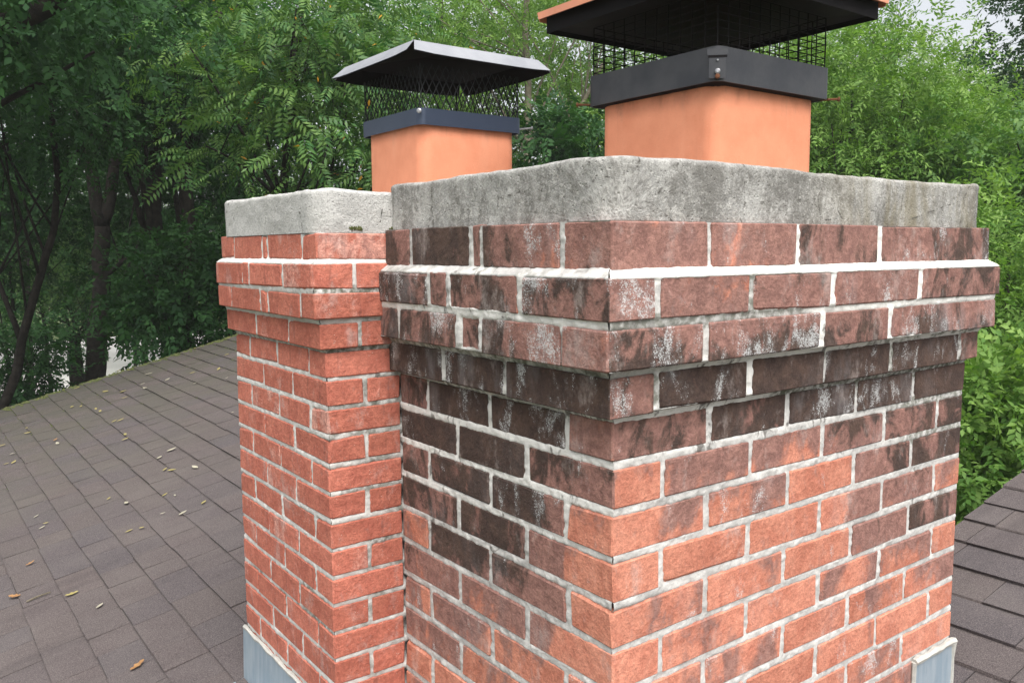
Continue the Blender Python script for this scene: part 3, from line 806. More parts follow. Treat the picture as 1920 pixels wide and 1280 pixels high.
def sq(h, z): return [(MCX-h, MCY-h, z), (MCX+h, MCY-h, z), (MCX+h, MCY+h, z), (MCX-h, MCY+h, z)]
L = [sq(.20, .486), sq(.262, .484), sq(.2675, .474), sq(.2685, .474), sq(.2685, .512), sq(.15, .524)]
V = sum(L, []); F = [(k*4+i, k*4+(i+1) % 4, (k+1)*4+(i+1) % 4, (k+1)*4+i) for k in range(len(L)-1) for i in range(4)]+[(3, 2, 1, 0)]
mb.add(V, F); lid = mb.build('lid_base', M['black_metal'], cap)
mb = MB()
V = []; F = []
# painted cover: sloped top, turned-down lip, notched corners
h2, h1, n0 = .2885, .2845, .022
rim_t = sq(h1, .5235); apex = [(MCX-.02, MCY-.02, .60), (MCX+.02, MCY-.02, .60), (MCX+.02, MCY+.02, .60), (MCX-.02, MCY+.02, .60)]
mb.add(rim_t+apex, [(0, 1, 5, 4), (1, 2, 6, 5), (2, 3, 7, 6), (3, 0, 4, 7), (4, 5, 6, 7)])
inr = [(x, y, z-.0025) for x, y, z in rim_t]
mb.add(inr+sq(.10, .56), [(1, 0, 4, 5), (2, 1, 5, 6), (3, 2, 6, 7), (0, 3, 7, 4)])
for (ax, ay), (bx, by), (nx, ny) in (((-1, -1), (1, -1), (0, -1)), ((1, -1), (1, 1), (1, 0)), ((1, 1), (-1, 1), (0, 1)), ((-1, 1), (-1, -1), (-1, 0))):
    dx, dy = (bx-ax)/2, (by-ay)/2
    A = (MCX+ax*h1, MCY+ay*h1, .5235); B = (MCX+bx*h1, MCY+by*h1, .5235)
    C = (MCX+bx*h1+nx*.006-dx*.012, MCY+by*h1+ny*.006-dy*.012, .5045); Dp = (MCX+ax*h1+nx*.006+dx*.012, MCY+ay*h1+ny*.006+dy*.012, .5045)
    ins = lambda p: (p[0]-nx*.002, p[1]-ny*.002, p[2])
    mb.add([A, B, C, Dp, ins(A), ins(B), ins(C), ins(Dp)], [(0, 3, 2, 1), (4, 5, 6, 7), (2, 3, 7, 6), (0, 4, 7, 3), (1, 2, 6, 5)])
mb.build('lid_cover', M['lid_orange'], cap)
dg = np.array([-1, -1, 0])/math.sqrt(2)
cn = np.array([MCX-.2+.0065, MCY-.2+.0065, 0])
# corner clip: bent tab with slot and screws on the near corner
mb = MB()
fr_ = np.array([1, -1, 0])/math.sqrt(2)
def tabq(w0, w1, o0, o1, z0, z1):
    a = [cn+dg*(o0)-fr_*w0+np.array([0, 0, z0]), cn+dg*o0+fr_*w0+np.array([0, 0, z0]), cn+dg*o1+fr_*w1+np.array([0, 0, z1]), cn+dg*o1-fr_*w1+np.array([0, 0, z1])]
    bk = [p-dg*.004 for p in a]
    mb.add(a+bk, [(0, 1, 2, 3), (7, 6, 5, 4), (0, 4, 5, 1), (1, 5, 6, 2), (2, 6, 7, 3), (3, 7, 4, 0)])
tabq(.021, .021, .0035, .0035, .349, .362); tabq(.017, .017, .0030, .0045, .303, .343)
mb.build('corner_clip', M['band_grey'], cap)
mb = MB(); mb.add([cn+dg*.0042-fr_*.019+np.array([0, 0, .3435]), cn+dg*.0042+fr_*.019+np.array([0, 0, .3435]), cn+dg*.0042+fr_*.019+np.array([0, 0, .3485]), cn+dg*.0042-fr_*.019+np.array([0, 0, .3485])], [(0, 1, 2, 3)])
mb.build('slot', M['black_metal'], cap)
screw(cap, cn+dg*.003+np.array([0, 0, .316]), dg, .004, .0028, M['zinc'])
screw(cap, cn+dg*.003+np.array([0, 0, .306]), dg, .004, .0026, M['rust'])
screw(cap, cn+dg*.003+np.array([0, 0, .3385]), dg, .001, .0012, M['zinc'])
screw(cap, (MCX-.19, MCY+.19, .303), (-1, 1, .06), .035, .0028, M['rust'])
screw(cap, (MCX+.19, MCY-.19, .299), (1, -1, .0), .030, .0028, M['rust'])

cap2 = empty('chimney_cap', (SCX, SCY, .3), 'smaller chimney cap with silver lid and dark diamond mesh over the farther flue', 'chimney cap'); cap2.location = (0, 0, 0)
shade_auto(band(cap2, SCX, SCY, .3307, .02, .278, .320, M['band_blue']))
# expanded-metal diamond mesh
mb = MB(); q = .156; z0, z1 = .316, .432; nd = 15; rows = 3
for s in (-1, 1):
    for ax in (0, 1):
        for ph in (0, 1):
            for i in range(nd+1):
                path = []
                for k in range(rows*2+1):
                    zz = z0+(z1-z0)*k/(rows*2)
                    zig = (1 if ((k//1) % 2 == 0) else -1)*(1 if ph else -1)
                    t = -q+2*q*(i+.5*ph+.25*zig)/nd
                    if abs(t) > q+1e-6: t = math.copysign(q, t)
                    path.append((SCX+t, SCY+s*q, zz) if ax else (SCX+s*q, SCY+t, zz))
                mb.tube(path, .0014, 4, False)
mb.build('diamond_mesh', M['mesh_grey'], cap2)
H1, H2 = .196, .2285
def lidquads(mat, name, zoff, inset, flip):
    mb = MB()
    zt_, zb_ = .476-zoff, .441-zoff
    a1, a2 = H1-inset, H2-inset
    S = [(-1, -1), (1, -1), (1, 1), (-1, 1)]
    top = [(SCX+x*a1, SCY+y*a1, zt_) for x, y in S]; ap = [(SCX+x*.03, SCY+y*.03, zt_+.022) for x, y in S]
    F = [(0, 1, 5, 4), (1, 2, 6, 5), (2, 3, 7, 6), (3, 0, 4, 7), (4, 5, 6, 7)]
    mb.add(top+ap, [f[::-1] for f in F] if flip else F)
    for k in range(4):
        A, B = top[k], top[(k+1) % 4]; ax, ay = S[k]; bx, by = S[(k+1) % 4]; dx, dy = (bx-ax)/2, (by-ay)/2; nx, ny = dy, -dx
        V = []; N = 8
        for i in range(N+1):
            t = i/N
            V.append(tuple(np.array(A)*(1-t)+np.array(B)*t))
        for i in range(N+1):
            t = i/N; w = -a2+.014+(2*a2-.028)*t
            e = abs(2*t-1)**6*.004
            V.append((SCX+nx*a2+dx*w, SCY+ny*a2+dy*w, zb_+e))
        F = [(i, N+1+i, N+2+i, i+1) for i in range(N)]
        mb.add(V, [f[::-1] for f in F] if flip else F)
    return mb.build(name, mat, cap2)
lidquads(M['lid_silver'], 'lid', 0, 0, False)
lidquads(M['black_metal'], 'lid_underside', .003, .0018, True)
cn2 = np.array([SCX-.1653+.006, SCY-.1653+.006, 0])
screw(cap2, cn2+dg*.001+np.array([0, 0, .310]), dg, .012, .0032, M['zinc'])
screw(cap2, (SCX+.163, SCY-.163, .291), (1, -1, .12), .028, .0024, M['zinc'])

# ------------------------------------------------------------------ house with two shingled slopes
house = empty('house', (0, 0, GZ), 'house roof of worn grey brown asphalt shingles around both chimneys', 'house'); house.location = (0, 0, 0)
SB, ZB = .25, -1.3225+.25*DX            # rear slope: z = ZB + SB*x
SF, ZF = .22, -1.25-.22*5*LM            # front slope
def shingle_mesh():
    # unit shingle: x up-slope 0..1, y across 0..1, z thickness 1 at the butt (x=0), thin at the top
    V = [(0, 0, 0), (1, 0, -.9), (1, 1, -.9), (0, 1, 0), (0, 0, 1), (1, 0, -.75), (1, 1, -.75), (0, 1, 1)]
    return V, [(0, 3, 2, 1), (4, 5, 6, 7), (0, 1, 5, 4), (1, 2, 6, 5), (2, 3, 7, 6), (3, 0, 4, 7)]
SHV = []
for k in range(6):
    V, F = shingle_mesh(); V = [list(v) for v in V]
    for i in (0, 3, 4, 7): V[i][0] += random.uniform(-.012, .012)
    me = bpy.data.meshes.new('shingle'); me.from_pydata([tuple(v) for v in V], [], F); me.update(); me.materials.append(M['shingle']); SHV.append(me)
def roof(name, s, z0, x0, x1, y0, y1, expo, wlo, whi, skip, near, limit):
    L = math.hypot(1, s); deck = MB()
    deck.add([(x0, y0, z0+s*x0-.03), (x1, y0, z0+s*x1-.03), (x1, y1, z0+s*x1-.03), (x0, y1, z0+s*x0-.03),
              (x0, y0, z0+s*x0-.16), (x1, y0, z0+s*x1-.16), (x1, y1, z0+s*x1-.16), (x0, y1, z0+s*x0-.16)],
             [(0, 1, 2, 3), (7, 6, 5, 4), (0, 4, 5, 1), (1, 5, 6, 2), (2, 6, 7, 3), (3, 7, 4, 0)])
    dk = deck.build(name, M['deck'], house)
    items = []; nrow = int((x1-x0)*L/expo)
    ang = math.atan(s)
    for r in range(nrow):
        xb = x0+r*expo/L; y = y0-random.uniform(0, .2)
        while y < y1:
            w = random.uniform(wlo, whi)*(1 if random.random() > .12 else .7); ya, yb = max(y, y0), min(y+w, y1); y += w
            if yb-ya < .02: continue
            if skip(xb, xb+expo, ya, yb): continue
            th = random.choice((.006, .007, .009, .011)); 
            items.append((xb+random.uniform(-.002, .002), ya+.0016, yb-.0016, th, .0))
    cen = np.array([(i[0]+.07, (i[1]+i[2])/2, z0+s*i[0]) for i in items]); d = cen-CAM
    dep = d@FW; uu = 960+FPX*(d@RT)/np.maximum(dep, .1); vv = 640-FPX*(d@UP)/np.maximum(dep, .1)
    vis = (dep > .3) & (uu > -60) & (uu < 1980) & (vv < 1330) & (vv > 0) & near(uu, vv)
    order = np.argsort(np.where(vis, dep, dep+1000)); parts = set(order[:limit].tolist())
    rv = []; rf = []
    for i, (xb, ya, yb, th, _) in enumerate(items):
        ln = expo*1.55; tilt = ang-.006/expo*.45*0
        me = SHV[random.randrange(6)]
        mat = Matrix.Translation((xb, ya, z0+s*xb+.001+random.uniform(-.0006, .0006))) @ Matrix.Rotation(-ang, 4, 'Y') @ Matrix.Diagonal((ln, yb-ya, th, 1))
        if i in parts and vis[i]:
            o = bpy.data.objects.new('shingle', me); COL.objects.link(o); o.parent = dk; o.matrix_world = mat
        else:
            b0 = len(rv); rv += [tuple(mat @ v.co) for v in me.vertices]; rf += [tuple(b0+j for j in p.vertices) for p in me.polygons]
    if rv: tag(mesh_obj('shingles', rv, rf, M['shingle'], dk), kind='stuff')
    return dk
def in_chim(xa, xb, ya, yb):
    return (xa > -DX-.01 and xb < .8 and ya > .7 and yb < Y1+DL) or (xa > 0 and xb < 5*LM and ya > 0 and yb < Y1)
rear = roof('rear_slope', SB, ZB, -1.62, 1.90, .80, 7.05, .1435, .15, .27, in_chim, lambda u, v: u < 470, 300)
front = roof('front_slope', SF, ZF, -1.9, 4.6, -2.6, .40, .160, .22, .42, in_chim, lambda u, v: u > 1700, 120)
# other side of the rear roof and the walls that carry both slopes
mb = MB()
xr, zrdg = 1.90, ZB+SB*1.90
mb.add([(xr, .8, zrdg), (xr+.55, .8, zrdg-.3), (xr+.55, 7.05, zrdg-.3), (xr, 7.05, zrdg)], [(0, 1, 2, 3)])
mb.build('back_slope', M['shingle'], house)
mb = MB()
def wallpoly(P, y0, y1):
    n = len(P); mb.add([(x, y0, z) for x, z in P]+[(x, y1, z) for x, z in P], [tuple(range(n)), tuple(range(2*n-1, n-1, -1))]+[(i, n+i, n+(i+1) % n, (i+1) % n) for i in range(n)])
wallpoly([(-1.3, GZ-.2), (2.3, GZ-.2), (2.3, zrdg-.42), (1.90, zrdg-.25), (-1.3, ZB-SB*1.3-.2)], .86, 6.85)
wallpoly([(-1.6, GZ-.2), (4.4, GZ-.2), (4.4, ZF+SF*4.4-.2), (-1.6, ZF-SF*1.6-.2)], -2.5, .30)
mb.build('wall', M['siding'], house)
# moss along the far rake and in the joints near it
mv = MB()
for i in range(900):
    x = random.uniform(-1.4, 1.88); y = 7.06-abs(random.gauss(0, .05)); 
    if i > 620:
        r = random.randrange(24); x = -1.62+r*.1435/1.031+random.uniform(-.006, .004); y = 7.0-abs(random.gauss(0, 1.0))
    z = ZB+SB*x+.004; r = random.uniform(.006, .022) if i <= 620 else random.uniform(.004, .010)
    q = [(x+r*math.cos(a), y+r*1.3*math.sin(a), z) for a in (0, 1.26, 2.51, 3.77, 5.03)]+[(x, y, z+r*random.uniform(.4, .8))]
    mv.add(q, [(k, (k+1) % 5, 5) for k in range(5)])
tag(mv.build('moss', M['moss'], rear), kind='stuff')

# ------------------------------------------------------------------ fallen leaves and a twig on the rear slope
def on_rear(u, v):
    d = FW+RT*(u-960)/FPX+UP*(640-v)/FPX
    t = (ZB+SB*CAM[0]-CAM[2])/(d[2]-SB*d[0]); return CAM+d*t
LM_ = {'y': simple('leaf_yellow', (.33, .29, .11), (.28, .23, .08), 60, .6), 'c': simple('leaf_cream', (.38, .355, .27), (.33, .305, .23), 60, .6),
       'b': simple('leaf_brown', (.24, .12, .05), (.34, .19, .08), 60, .7)}
def leaf_blade(l, w, curl, lobes=False):
    V = []; F = []; n = 6
    for i in range(n+1):
        t = i/n; ww = w*math.sin(math.pi*min(1, t*.96+.02))**.8
        if lobes: ww *= (1.0 if i % 2 else .5)
        z = curl*(t-.5)**2*4*l*.25
        V += [(-ww/2, (t-.5)*l, z+abs(curl)*ww*.35), (0, (t-.5)*l, z), (ww/2, (t-.5)*l, z+abs(curl)*ww*.35)]
    for i in range(n): F += [(3*i, 3*i+1, 3*i+4, 3*i+3), (3*i+1, 3*i+2, 3*i+5, 3*i+4)]
    return V, F
def lay(o, p, h):
    o.matrix_world = Matrix.Translation((p[0], p[1], p[2]+h)) @ Matrix.Rotation(-math.atan(SB), 4, 'Y') @ Matrix.Rotation(random.uniform(0, 6.28), 4, 'Z') @ Matrix.Rotation(random.uniform(-.12, .12), 4, 'X')
LEAVES = [(86, 984, 'y', .045), (68, 971, 'c', .055), (79, 992, 'c', .05), (204, 938, 'y', .05), (237, 946, 'c', .06), (242, 999, 'y', .05), (266, 993, 'y', .055), (187, 1140, 'c', .06),
          (305, 966, 'c', .045), (343, 965, 'c', .055), (382, 945, 'y', .06), (322, 846, 'c', .075), (299, 861, 'c', .06), (309, 883, 'y', .05), (322, 884, 'y', .06), (366, 879, 'c', .075),
          (328, 932, 'c', .045), (309, 931, 'y', .05), (235, 826, 'y', .06), (52, 814, 'y', .085), (50, 805, 'y', .05), (214, 792, 'y', .07), (226, 790, 'y', .07), (235, 817, 'y', .07),
          (152, 764, 'y', .08), (135, 765, 'y', .08), (188, 773, 'y', .07), (180, 769, 'y', .07), (198, 736, 'y', .11), (231, 736, 'y', .10), (233, 748, 'y', .07), (267, 722, 'c', .09), (272, 730, 'c', .07),
          (279, 703, 'c', .10), (314, 714, 'c', .11), (361, 701, 'y', .07), (366, 721, 'c', .07), (410, 694, 'y', .10), (425, 711, 'c', .06), (425, 667, 'y', .09), (429, 636, 'y', .07), (366, 655, 'y', .07), (145, 729, 'y', .10),
          (436, 776, 'c', .05), (3, 838, 'y', .09), (12, 872, 'y', .07), (26, 869, 'y', .06), (23, 853, 'c', .06), (104, 827, 'b', .06), (108, 834, 'c', .06), (223, 697, 'y', .10), (242, 696, 'y', .08)]
for u, v, c, l in LEAVES:
    l *= random.uniform(.5, .82); V, F = leaf_blade(l, l*random.uniform(.32, .5), random.uniform(.05, .25))
    o = mesh_obj('fallen_leaf', V, F, LM_[c])
    lay(o, on_rear(u, v), .0115)
    lab = {'y': 'small yellow fallen leaf lying on the rear shingle slope', 'c': 'small pale cream fallen leaf lying on the rear shingle slope', 'b': 'small brown leaf lying on shingles near the mossy far edge'}[c]
    tag(o, lab, 'leaf', 'fallen leaves on the roof')
for u, v, l, lab in ((258, 1253, .055, 'curled brown leaf on shingles at lower left, next to the small chimney'), (28, 1122, .055, 'dark brown curled leaf on shingles at the left picture edge'), (57, 1060, .04, 'faded orange brown leaf among shingles above the twig'), (135, 1118, .05, 'pale brown bent leaf on shingles right of the twig')):
    V, F = leaf_blade(l, l*.55, .30, True); o = mesh_obj('fallen_leaf', V, F, LM_['b' if u != 135 else 'y'])
    lay(o, on_rear(u, v), .0115); tag(o, lab, 'leaf', 'fallen leaves on the roof')
a, b = on_rear(50, 1133), on_rear(95, 1115); mb = MB(); mb.tube([a+[0, 0, .013], (a+b)/2+[0, .004, .014], b+[0, 0, .013]], [.0035, .0035, .003], 6)
tag(mb.build('twig', M['bark_pale']), 'short pale straight twig lying on the shingles at left', 'twig')

# ------------------------------------------------------------------ trees
def spray_simple(n, ln, leaf, wid, r):
    """a twig with n leaves, along +y"""
    V = []; F = []
    for i in range(n):
        t = (i+.6)/n; s = -1 if i % 2 else 1
        a = s*r.uniform(.5, 1.2) if i < n-1 else 0; p = np.array([0, t*ln, -.12*ln*t*t])
        d = np.array([math.sin(a), math.cos(a), r.uniform(-.45, .25)]); d /= np.linalg.norm(d)
        nrm = np.array([r.uniform(-.35, .35), r.uniform(-.35, .35), 1.]); sd = np.cross(d, nrm); sd /= np.linalg.norm(sd); nn = np.cross(sd, d)
        L = leaf*r.uniform(.7, 1.2); W = L*wid; b = len(V)
        V += [p, p+d*L*.45+sd*W*.5+nn*L*.06, p+d*L-nn*L*.10, p+d*L*.45-sd*W*.5+nn*L*.06, p+d*L*.5-nn*L*.02]
        F += [(b, b+1, b+2, b+4), (b, b+4, b+2, b+3)]
    return np.array(V), np.array(F), 5
def spray_pinnate(n, ln, leaf, wid, r):
    V = []; F = []
    for i in range(n):
        t = .15+.85*(i//2*2+1)/n; s = -1 if i % 2 else 1
        if i == n-1: s = 0; t = 1
        p = np.array([0, t*ln, -.30*ln*t*t]); d = np.array([s*.95, .45 if s else 1., -.30-.2*t+r.uniform(-.12, .12)]); d /= np.linalg.norm(d)
        nrm = np.array([0, .15, 1.]); sd = np.cross(d, nrm); sd /= np.linalg.norm(sd); nn = np.cross(sd, d)
        L = leaf*(1.05-.5*abs(t-.55))*r.uniform(.9, 1.1); W = L*wid; b = len(V)
        V += [p+np.array([r.uniform(-.04, .04), r.uniform(-.06, .06), r.uniform(-.05, .05)]), p+d*L*.40+sd*W*.5, p+d*L-nn*L*r.uniform(0, .25), p+d*L*.40-sd*W*.5, p+d*L*.5-nn*L*.04]
        F += [(b, b+1, b+2, b+4), (b, b+4, b+2, b+3)]
    return np.array(V), np.array(F), 5

def place_sprays(templates, P, A, U, scale, rng, tint_c):
    """P positions, A axes, U up vectors"""
    A = A/np.linalg.norm(A, axis=1, keepdims=True)
    X = np.cross(A, U); X /= np.linalg.norm(X, axis=1, keepdims=True)+1e-9; Z = np.cross(X, A)
    VV = []; FF = []; TT = []; base = 0
    which = rng.integers(0, len(templates), len(P))
    for k, (tv, tf, nv) in enumerate(templates):
        m = which == k
        if not m.any(): continue
        p, a, x, z, s = P[m], A[m], X[m], Z[m], scale[m]
        W = p[:, None, :]+s[:, None, None]*(tv[None, :, 0:1]*x[:, None, :]+tv[None, :, 1:2]*a[:, None, :]+tv[None, :, 2:3]*z[:, None, :])
        n = len(p); f = tf[None]+(np.arange(n)*len(tv))[:, None, None]
        nl = len(tv)//nv
        tt = np.clip(tint_c[m][:, None]+rng.normal(0, .20, (n, nl)), 0, .98); tt[rng.random((n, nl)) < .004] = 1.0
        VV.append(W.reshape(-1, 3)); FF.append(f.reshape(-1, 4)+base); base += n*len(tv); TT.append(np.repeat(tt, nv, axis=1).ravel())
    return np.concatenate(VV), np.concatenate(FF), np.concatenate(TT)

def crown_points(c, r, nclump, per, rng, gap, spread, sd, shell=.35):
    pts = []; cl = []
    while len(cl) < nclump:
        q = rng.normal(size=(nclump*4, 3)); q /= np.linalg.norm(q, axis=1, keepdims=True); rad = rng.random(len(q))**(shell)
        q = q*rad[:, None]; w = c+q*r
        nz = fbm(w[:, 0]*.9+sd, w[:, 1]*.9, w[:, 2]*.9, 2); edge = fbm(q[:, 0]*2+sd, q[:, 1]*2, q[:, 2]*2, 2)
        ok = (nz > gap) & (rad < .62+.75*edge)
        cl += list(w[ok][:nclump-len(cl)])
        if not ok.any(): gap -= .03
    cl = np.array(cl)
    k = rng.normal(size=(nclump, per, 3))*np.array([1, 1, .62])*spread
    P = (cl[:, None]+k).reshape(-1, 3); C = np.repeat(cl, per, 0)
    return cl, P, C

def tree(name, label, cat, base, crown_c, crown_r, mat, bark, trunk_r, nclump, per, leaf, templates, seed, fork=.5, gap=.40, spread=.32, scale=(.8, 1.25), droop=.25, limbs=16, stems=1, lean=(0, 0), group=None, shell=.35, bend=.25, paths=None, pd=None):
    rng = np.random.default_rng(seed); rr = random.Random(seed)
    base = np.array(base, float); cc = np.array(crown_c, float); cr = np.array(crown_r, float)
    root = empty(name, tuple(base), label, cat, group)
    cl, P, C = crown_points(cc, cr, nclump, per, rng, gap, spread, seed*1.37, shell)
    mb = MB(); top = cc+np.array([0, 0, cr[2]*.35])
    lims = []
    for pp, r0, r1 in (paths or []):
        path = [np.asarray(pix(u, v, pd), float) for u, v in pp]
        fine = []
        for i in range(len(path)-1):
            fine += [path[i]*(1-t)+path[i+1]*t+np.array([rr.uniform(-1, 1), rr.uniform(-1, 1), 0])*r0*.12 for t in (0, .5)]
        fine.append(path[-1]); N = len(fine)-1; rad = [r0+(r1-r0)*i/N for i in range(N+1)]
        mb.tube(fine, rad, 9); lims.append((fine, rad))
    for s in range(0 if paths else stems):
        off = np.array([rr.uniform(-1, 1), rr.uniform(-1, 1), 0])*(.45*cr[0] if stems > 1 else .1*cr[0])
        tgt = top+off; N = 9; path = []; rad = []
        b0 = base+off*(.12 if stems > 1 else 0)
        for i in range(N+1):
            t = i/N; p = b0*(1-t)+tgt*t+off*.25*math.sin(t*math.pi)+np.array([rr.uniform(-1, 1), rr.uniform(-1, 1), 0])*trunk_r*bend*(1 if 0 < i else 0)
            p[:2] += np.array(lean)*math.sin(t*math.pi)
            path.append(p); rad.append(trunk_r*(1.25 if i == 0 else 1)*(1-.80*t)+.006)
        mb.tube(path, rad, 9); lims.append((path, rad))
    sel = rng.permutation(len(cl))[:limbs]
    for j in sel:
        path, rad = lims[rr.randrange(len(lims))]; e = cl[j]; i0 = max(2, min(len(path)-2, int(len(path)*(fork+rr.uniform(-.15, .35)))))
        # start below the tip
        while i0 > 2 and path[i0][2] > e[2]-.1*np.linalg.norm(e-path[i0]): i0 -= 1
        p0 = path[i0]; mid = (p0+e)/2+np.array([rr.uniform(-.15, .15), rr.uniform(-.15, .15), rr.uniform(-.05, .25)])*np.linalg.norm(e-p0)*.6
        q = [p0*(1-t)**2+2*mid*t*(1-t)+e*t*t for t in np.linspace(0, 1, 7)]; r0 = rad[i0]*rr.uniform(.22, .42)
        mb.tube(q, [r0*(1-.85*t)+.004 for t in np.linspace(0, 1, 7)], 6)
        for b in range(2):
            s0 = q[rr.randrange(3, 6)]; e2 = cl[rng.integers(len(cl))]
            if np.linalg.norm(e2-s0) < 1.4: mb.tube([s0, (s0+e2)/2+[0, 0, .05], e2], [r0*.35, r0*.22, .004], 5)
    tr = mb.build('trunk', bark, root, True)
    outw = (P-cc)/cr; A = outw*.6+rng.normal(size=P.shape)*.7+np.array([0, 0, -droop]); U = rng.normal(size=P.shape)*.45+np.array([0, 0, 1.])
    sc = rng.uniform(*scale, len(P))*leaf; tc = np.clip(np.repeat(rng.normal(.45, .2, len(cl)), per)+rng.normal(0, .05, len(P)), .05, .95)
    V, F, T = place_sprays(templates, P, A, U, sc, rng, tc)
    cw = link('crown', fast_mesh('crown', V, F, {'tint': T}), mat, root)
    off = Vector(tuple(base))
    for o in (tr, cw): o.location = -off
    return root
_r = random.Random(3)
SP = [spray_simple(9, 3.2, 1.0, .55, _r) for _ in range(4)]          # in units of one leaf
SW = [spray_simple(9, 3.4, 1.0, .36, _r) for _ in range(4)]
SPIN = [spray_pinnate(13, 3.6, 1.0, .34, _r) for _ in range(4)]

def base_at(u, depth):
    p = pix(u, 600, depth); return (p[0], p[1], GZ-.1)
# dark wood on the left
T = tree
T('broadleaf_tree', 'thick dark forked trunk standing by the pale road at left', 'tree', base_at(176, 13), pix(190, 60, 13.4), (2.7, 2.7, 1.9), M['leaf_dark_shaded'], M['bark'], .22, 260, 11, .078, SP, 21, fork=.5, gap=.44, limbs=13, spread=.34, pd=13,
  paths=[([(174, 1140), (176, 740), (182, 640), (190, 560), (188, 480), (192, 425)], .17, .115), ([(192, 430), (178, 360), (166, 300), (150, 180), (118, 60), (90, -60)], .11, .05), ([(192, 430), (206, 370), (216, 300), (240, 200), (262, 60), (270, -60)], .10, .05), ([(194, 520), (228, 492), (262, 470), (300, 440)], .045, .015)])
T('broadleaf_tree', 'slim leaning trunk with dark foliage at the left picture edge', 'tree', base_at(-60, 9.5), pix(60, 130, 9.7), (1.6, 1.6, 1.3), M['leaf_dark_shaded'], M['bark'], .10, 190, 11, .072, SP, 22, fork=.5, gap=.44, limbs=9, spread=.30, pd=9.5,
  paths=[([(-70, 1390), (-10, 800), (30, 700), (40, 640), (62, 560), (86, 480), (100, 430), (108, 330), (96, 200), (60, 100)], .060, .028), ([(40, 640), (10, 560), (-20, 480)], .035, .02)])
T('broadleaf_tree', 'dark twin-stemmed tree just left of the small brick chimney', 'tree', base_at(330, 11), pix(350, 110, 11.2), (1.5, 1.5, 1.5), M['leaf_dark_shaded'], M['bark'], .16, 220, 11, .075, SP, 23, fork=.5, gap=.43, limbs=12, spread=.3, pd=11,
  paths=[([(338, 1280), (335, 640), (322, 560), (300, 500), (290, 420), (288, 330), (302, 200), (332, 60), (340, -40)], .14, .05), ([(342, 1280), (342, 640), (352, 560), (354, 430), (346, 330), (356, 200), (398, 70), (416, -20)], .13, .05), ([(300, 500), (272, 440), (258, 380), (225, 300)], .06, .02)])
T('young_tree', 'short stubby dark trunk with thin twigs in front of the pale road', 'tree', base_at(146, 17), pix(95, 575, 17), (1.2, 1.2, .7), M['leaf_dark_shaded'], M['bark'], .17, 26, 7, .09, SP, 24, fork=.9, gap=.47, limbs=14, spread=.25, pd=17,
  paths=[([(150, 1000), (147, 720), (143, 670), (137, 646)], .16, .12), ([(137, 646), (120, 620), (100, 605), (80, 600)], .04, .012), ([(138, 646), (140, 610), (132, 570)], .04, .012), ([(140, 650), (152, 615), (170, 600)], .03, .01)])
T('broadleaf_tree', 'overhanging dark tree whose bare limb crosses the top left corner', 'tree', base_at(-560, 6.4), pix(-160, -70, 6.4), (2.0, 2.0, .75), M['leaf_dark_shaded'], M['bark'], .24, 190, 11, .075, SP, 25, fork=.6, gap=.38, limbs=14, spread=.26, pd=6.4,
  paths=[([(-560, 1850), (-540, 900), (-480, 400), (-340, 180)], .24, .14), ([(-340, 180), (-120, 95), (0, 46), (62, 26), (112, 4), (190, -60)], .12, .05), ([(-340, 180), (-300, -40), (-260, -200)], .12, .05)])
T('broadleaf_tree', 'tall dark tree filling the wood behind the leaning trunk', 'tree', base_at(40, 21), pix(10, 90, 21), (4.0, 4.0, 3.4), M['leaf_dark_shaded'], M['bark'], .10, 270, 10, .105, SP, 26, gap=.52, limbs=20, spread=.5)
T('broadleaf_tree', 'dark tree behind the forked trunk, crown broken by bright sky gaps', 'tree', base_at(250, 20), pix(280, 90, 20), (3.3, 3.3, 3.6), M['leaf_dark_shaded'], M['bark'], .08, 240, 10, .105, SP, 27, gap=.52, limbs=18, spread=.48)
T('broadleaf_tree', 'darker tree standing behind the pinnate-leaved tree', 'tree', base_at(430, 17), pix(470, 170, 17), (2.6, 2.6, 3.0), M['leaf_dark_shaded'], M['bark'], .09, 250, 10, .09, SP, 28, gap=.49, limbs=18, spread=.42)
T('shrub', 'low dark shrub beyond the mossy roof edge at far left', 'shrub', base_at(20, 12), pix(15, 690, 12), (.8, .8, .85), M['leaf_dark_shaded'], M['bark'], .06, 90, 10, .07, SP, 29, gap=.36, limbs=8, spread=.22)
T('shrub', 'dark maple-like shrub beyond the roof edge beside the small chimney', 'shrub', base_at(345, 10), pix(350, 560, 10), (.85, .85, .75), M['leaf_dark_shaded'], M['bark'], .06, 110, 10, .078, SP, 30, gap=.36, limbs=8, spread=.24)
T('understorey_tree', 'mid green understorey tree between the leaning and the forked trunks', 'tree', base_at(90, 24), pix(70, 500, 24), (2.4, 2.4, 1.8), M['leaf_mid'], M['bark'], .08, 120, 8, .13, SP, 50, gap=.42, limbs=10, spread=.42)
T('understorey_tree', 'mid green understorey tree between the forked trunk and twin stems', 'tree', base_at(250, 25), pix(255, 545, 25), (1.7, 1.7, 1.5), M['leaf_mid'], M['bark'], .08, 100, 8, .13, SP, 51, gap=.42, limbs=10, spread=.42)
T('understorey_tree', 'dense dark green tree filling the shade behind the twin stems', 'tree', base_at(330, 16), pix(320, 420, 16), (1.5, 1.5, 1.5), M['leaf_dark_shaded'], M['bark'], .05, 220, 10, .085, SP, 52, gap=.40, limbs=8, spread=.32)
T('understorey_tree', 'dense dark green tree behind the leaning trunk at left', 'tree', base_at(20, 15), pix(10, 400, 15), (1.5, 1.5, 1.5), M['leaf_dark_shaded'], M['bark'], .05, 200, 10, .085, SP, 53, gap=.41, limbs=8, spread=.32)
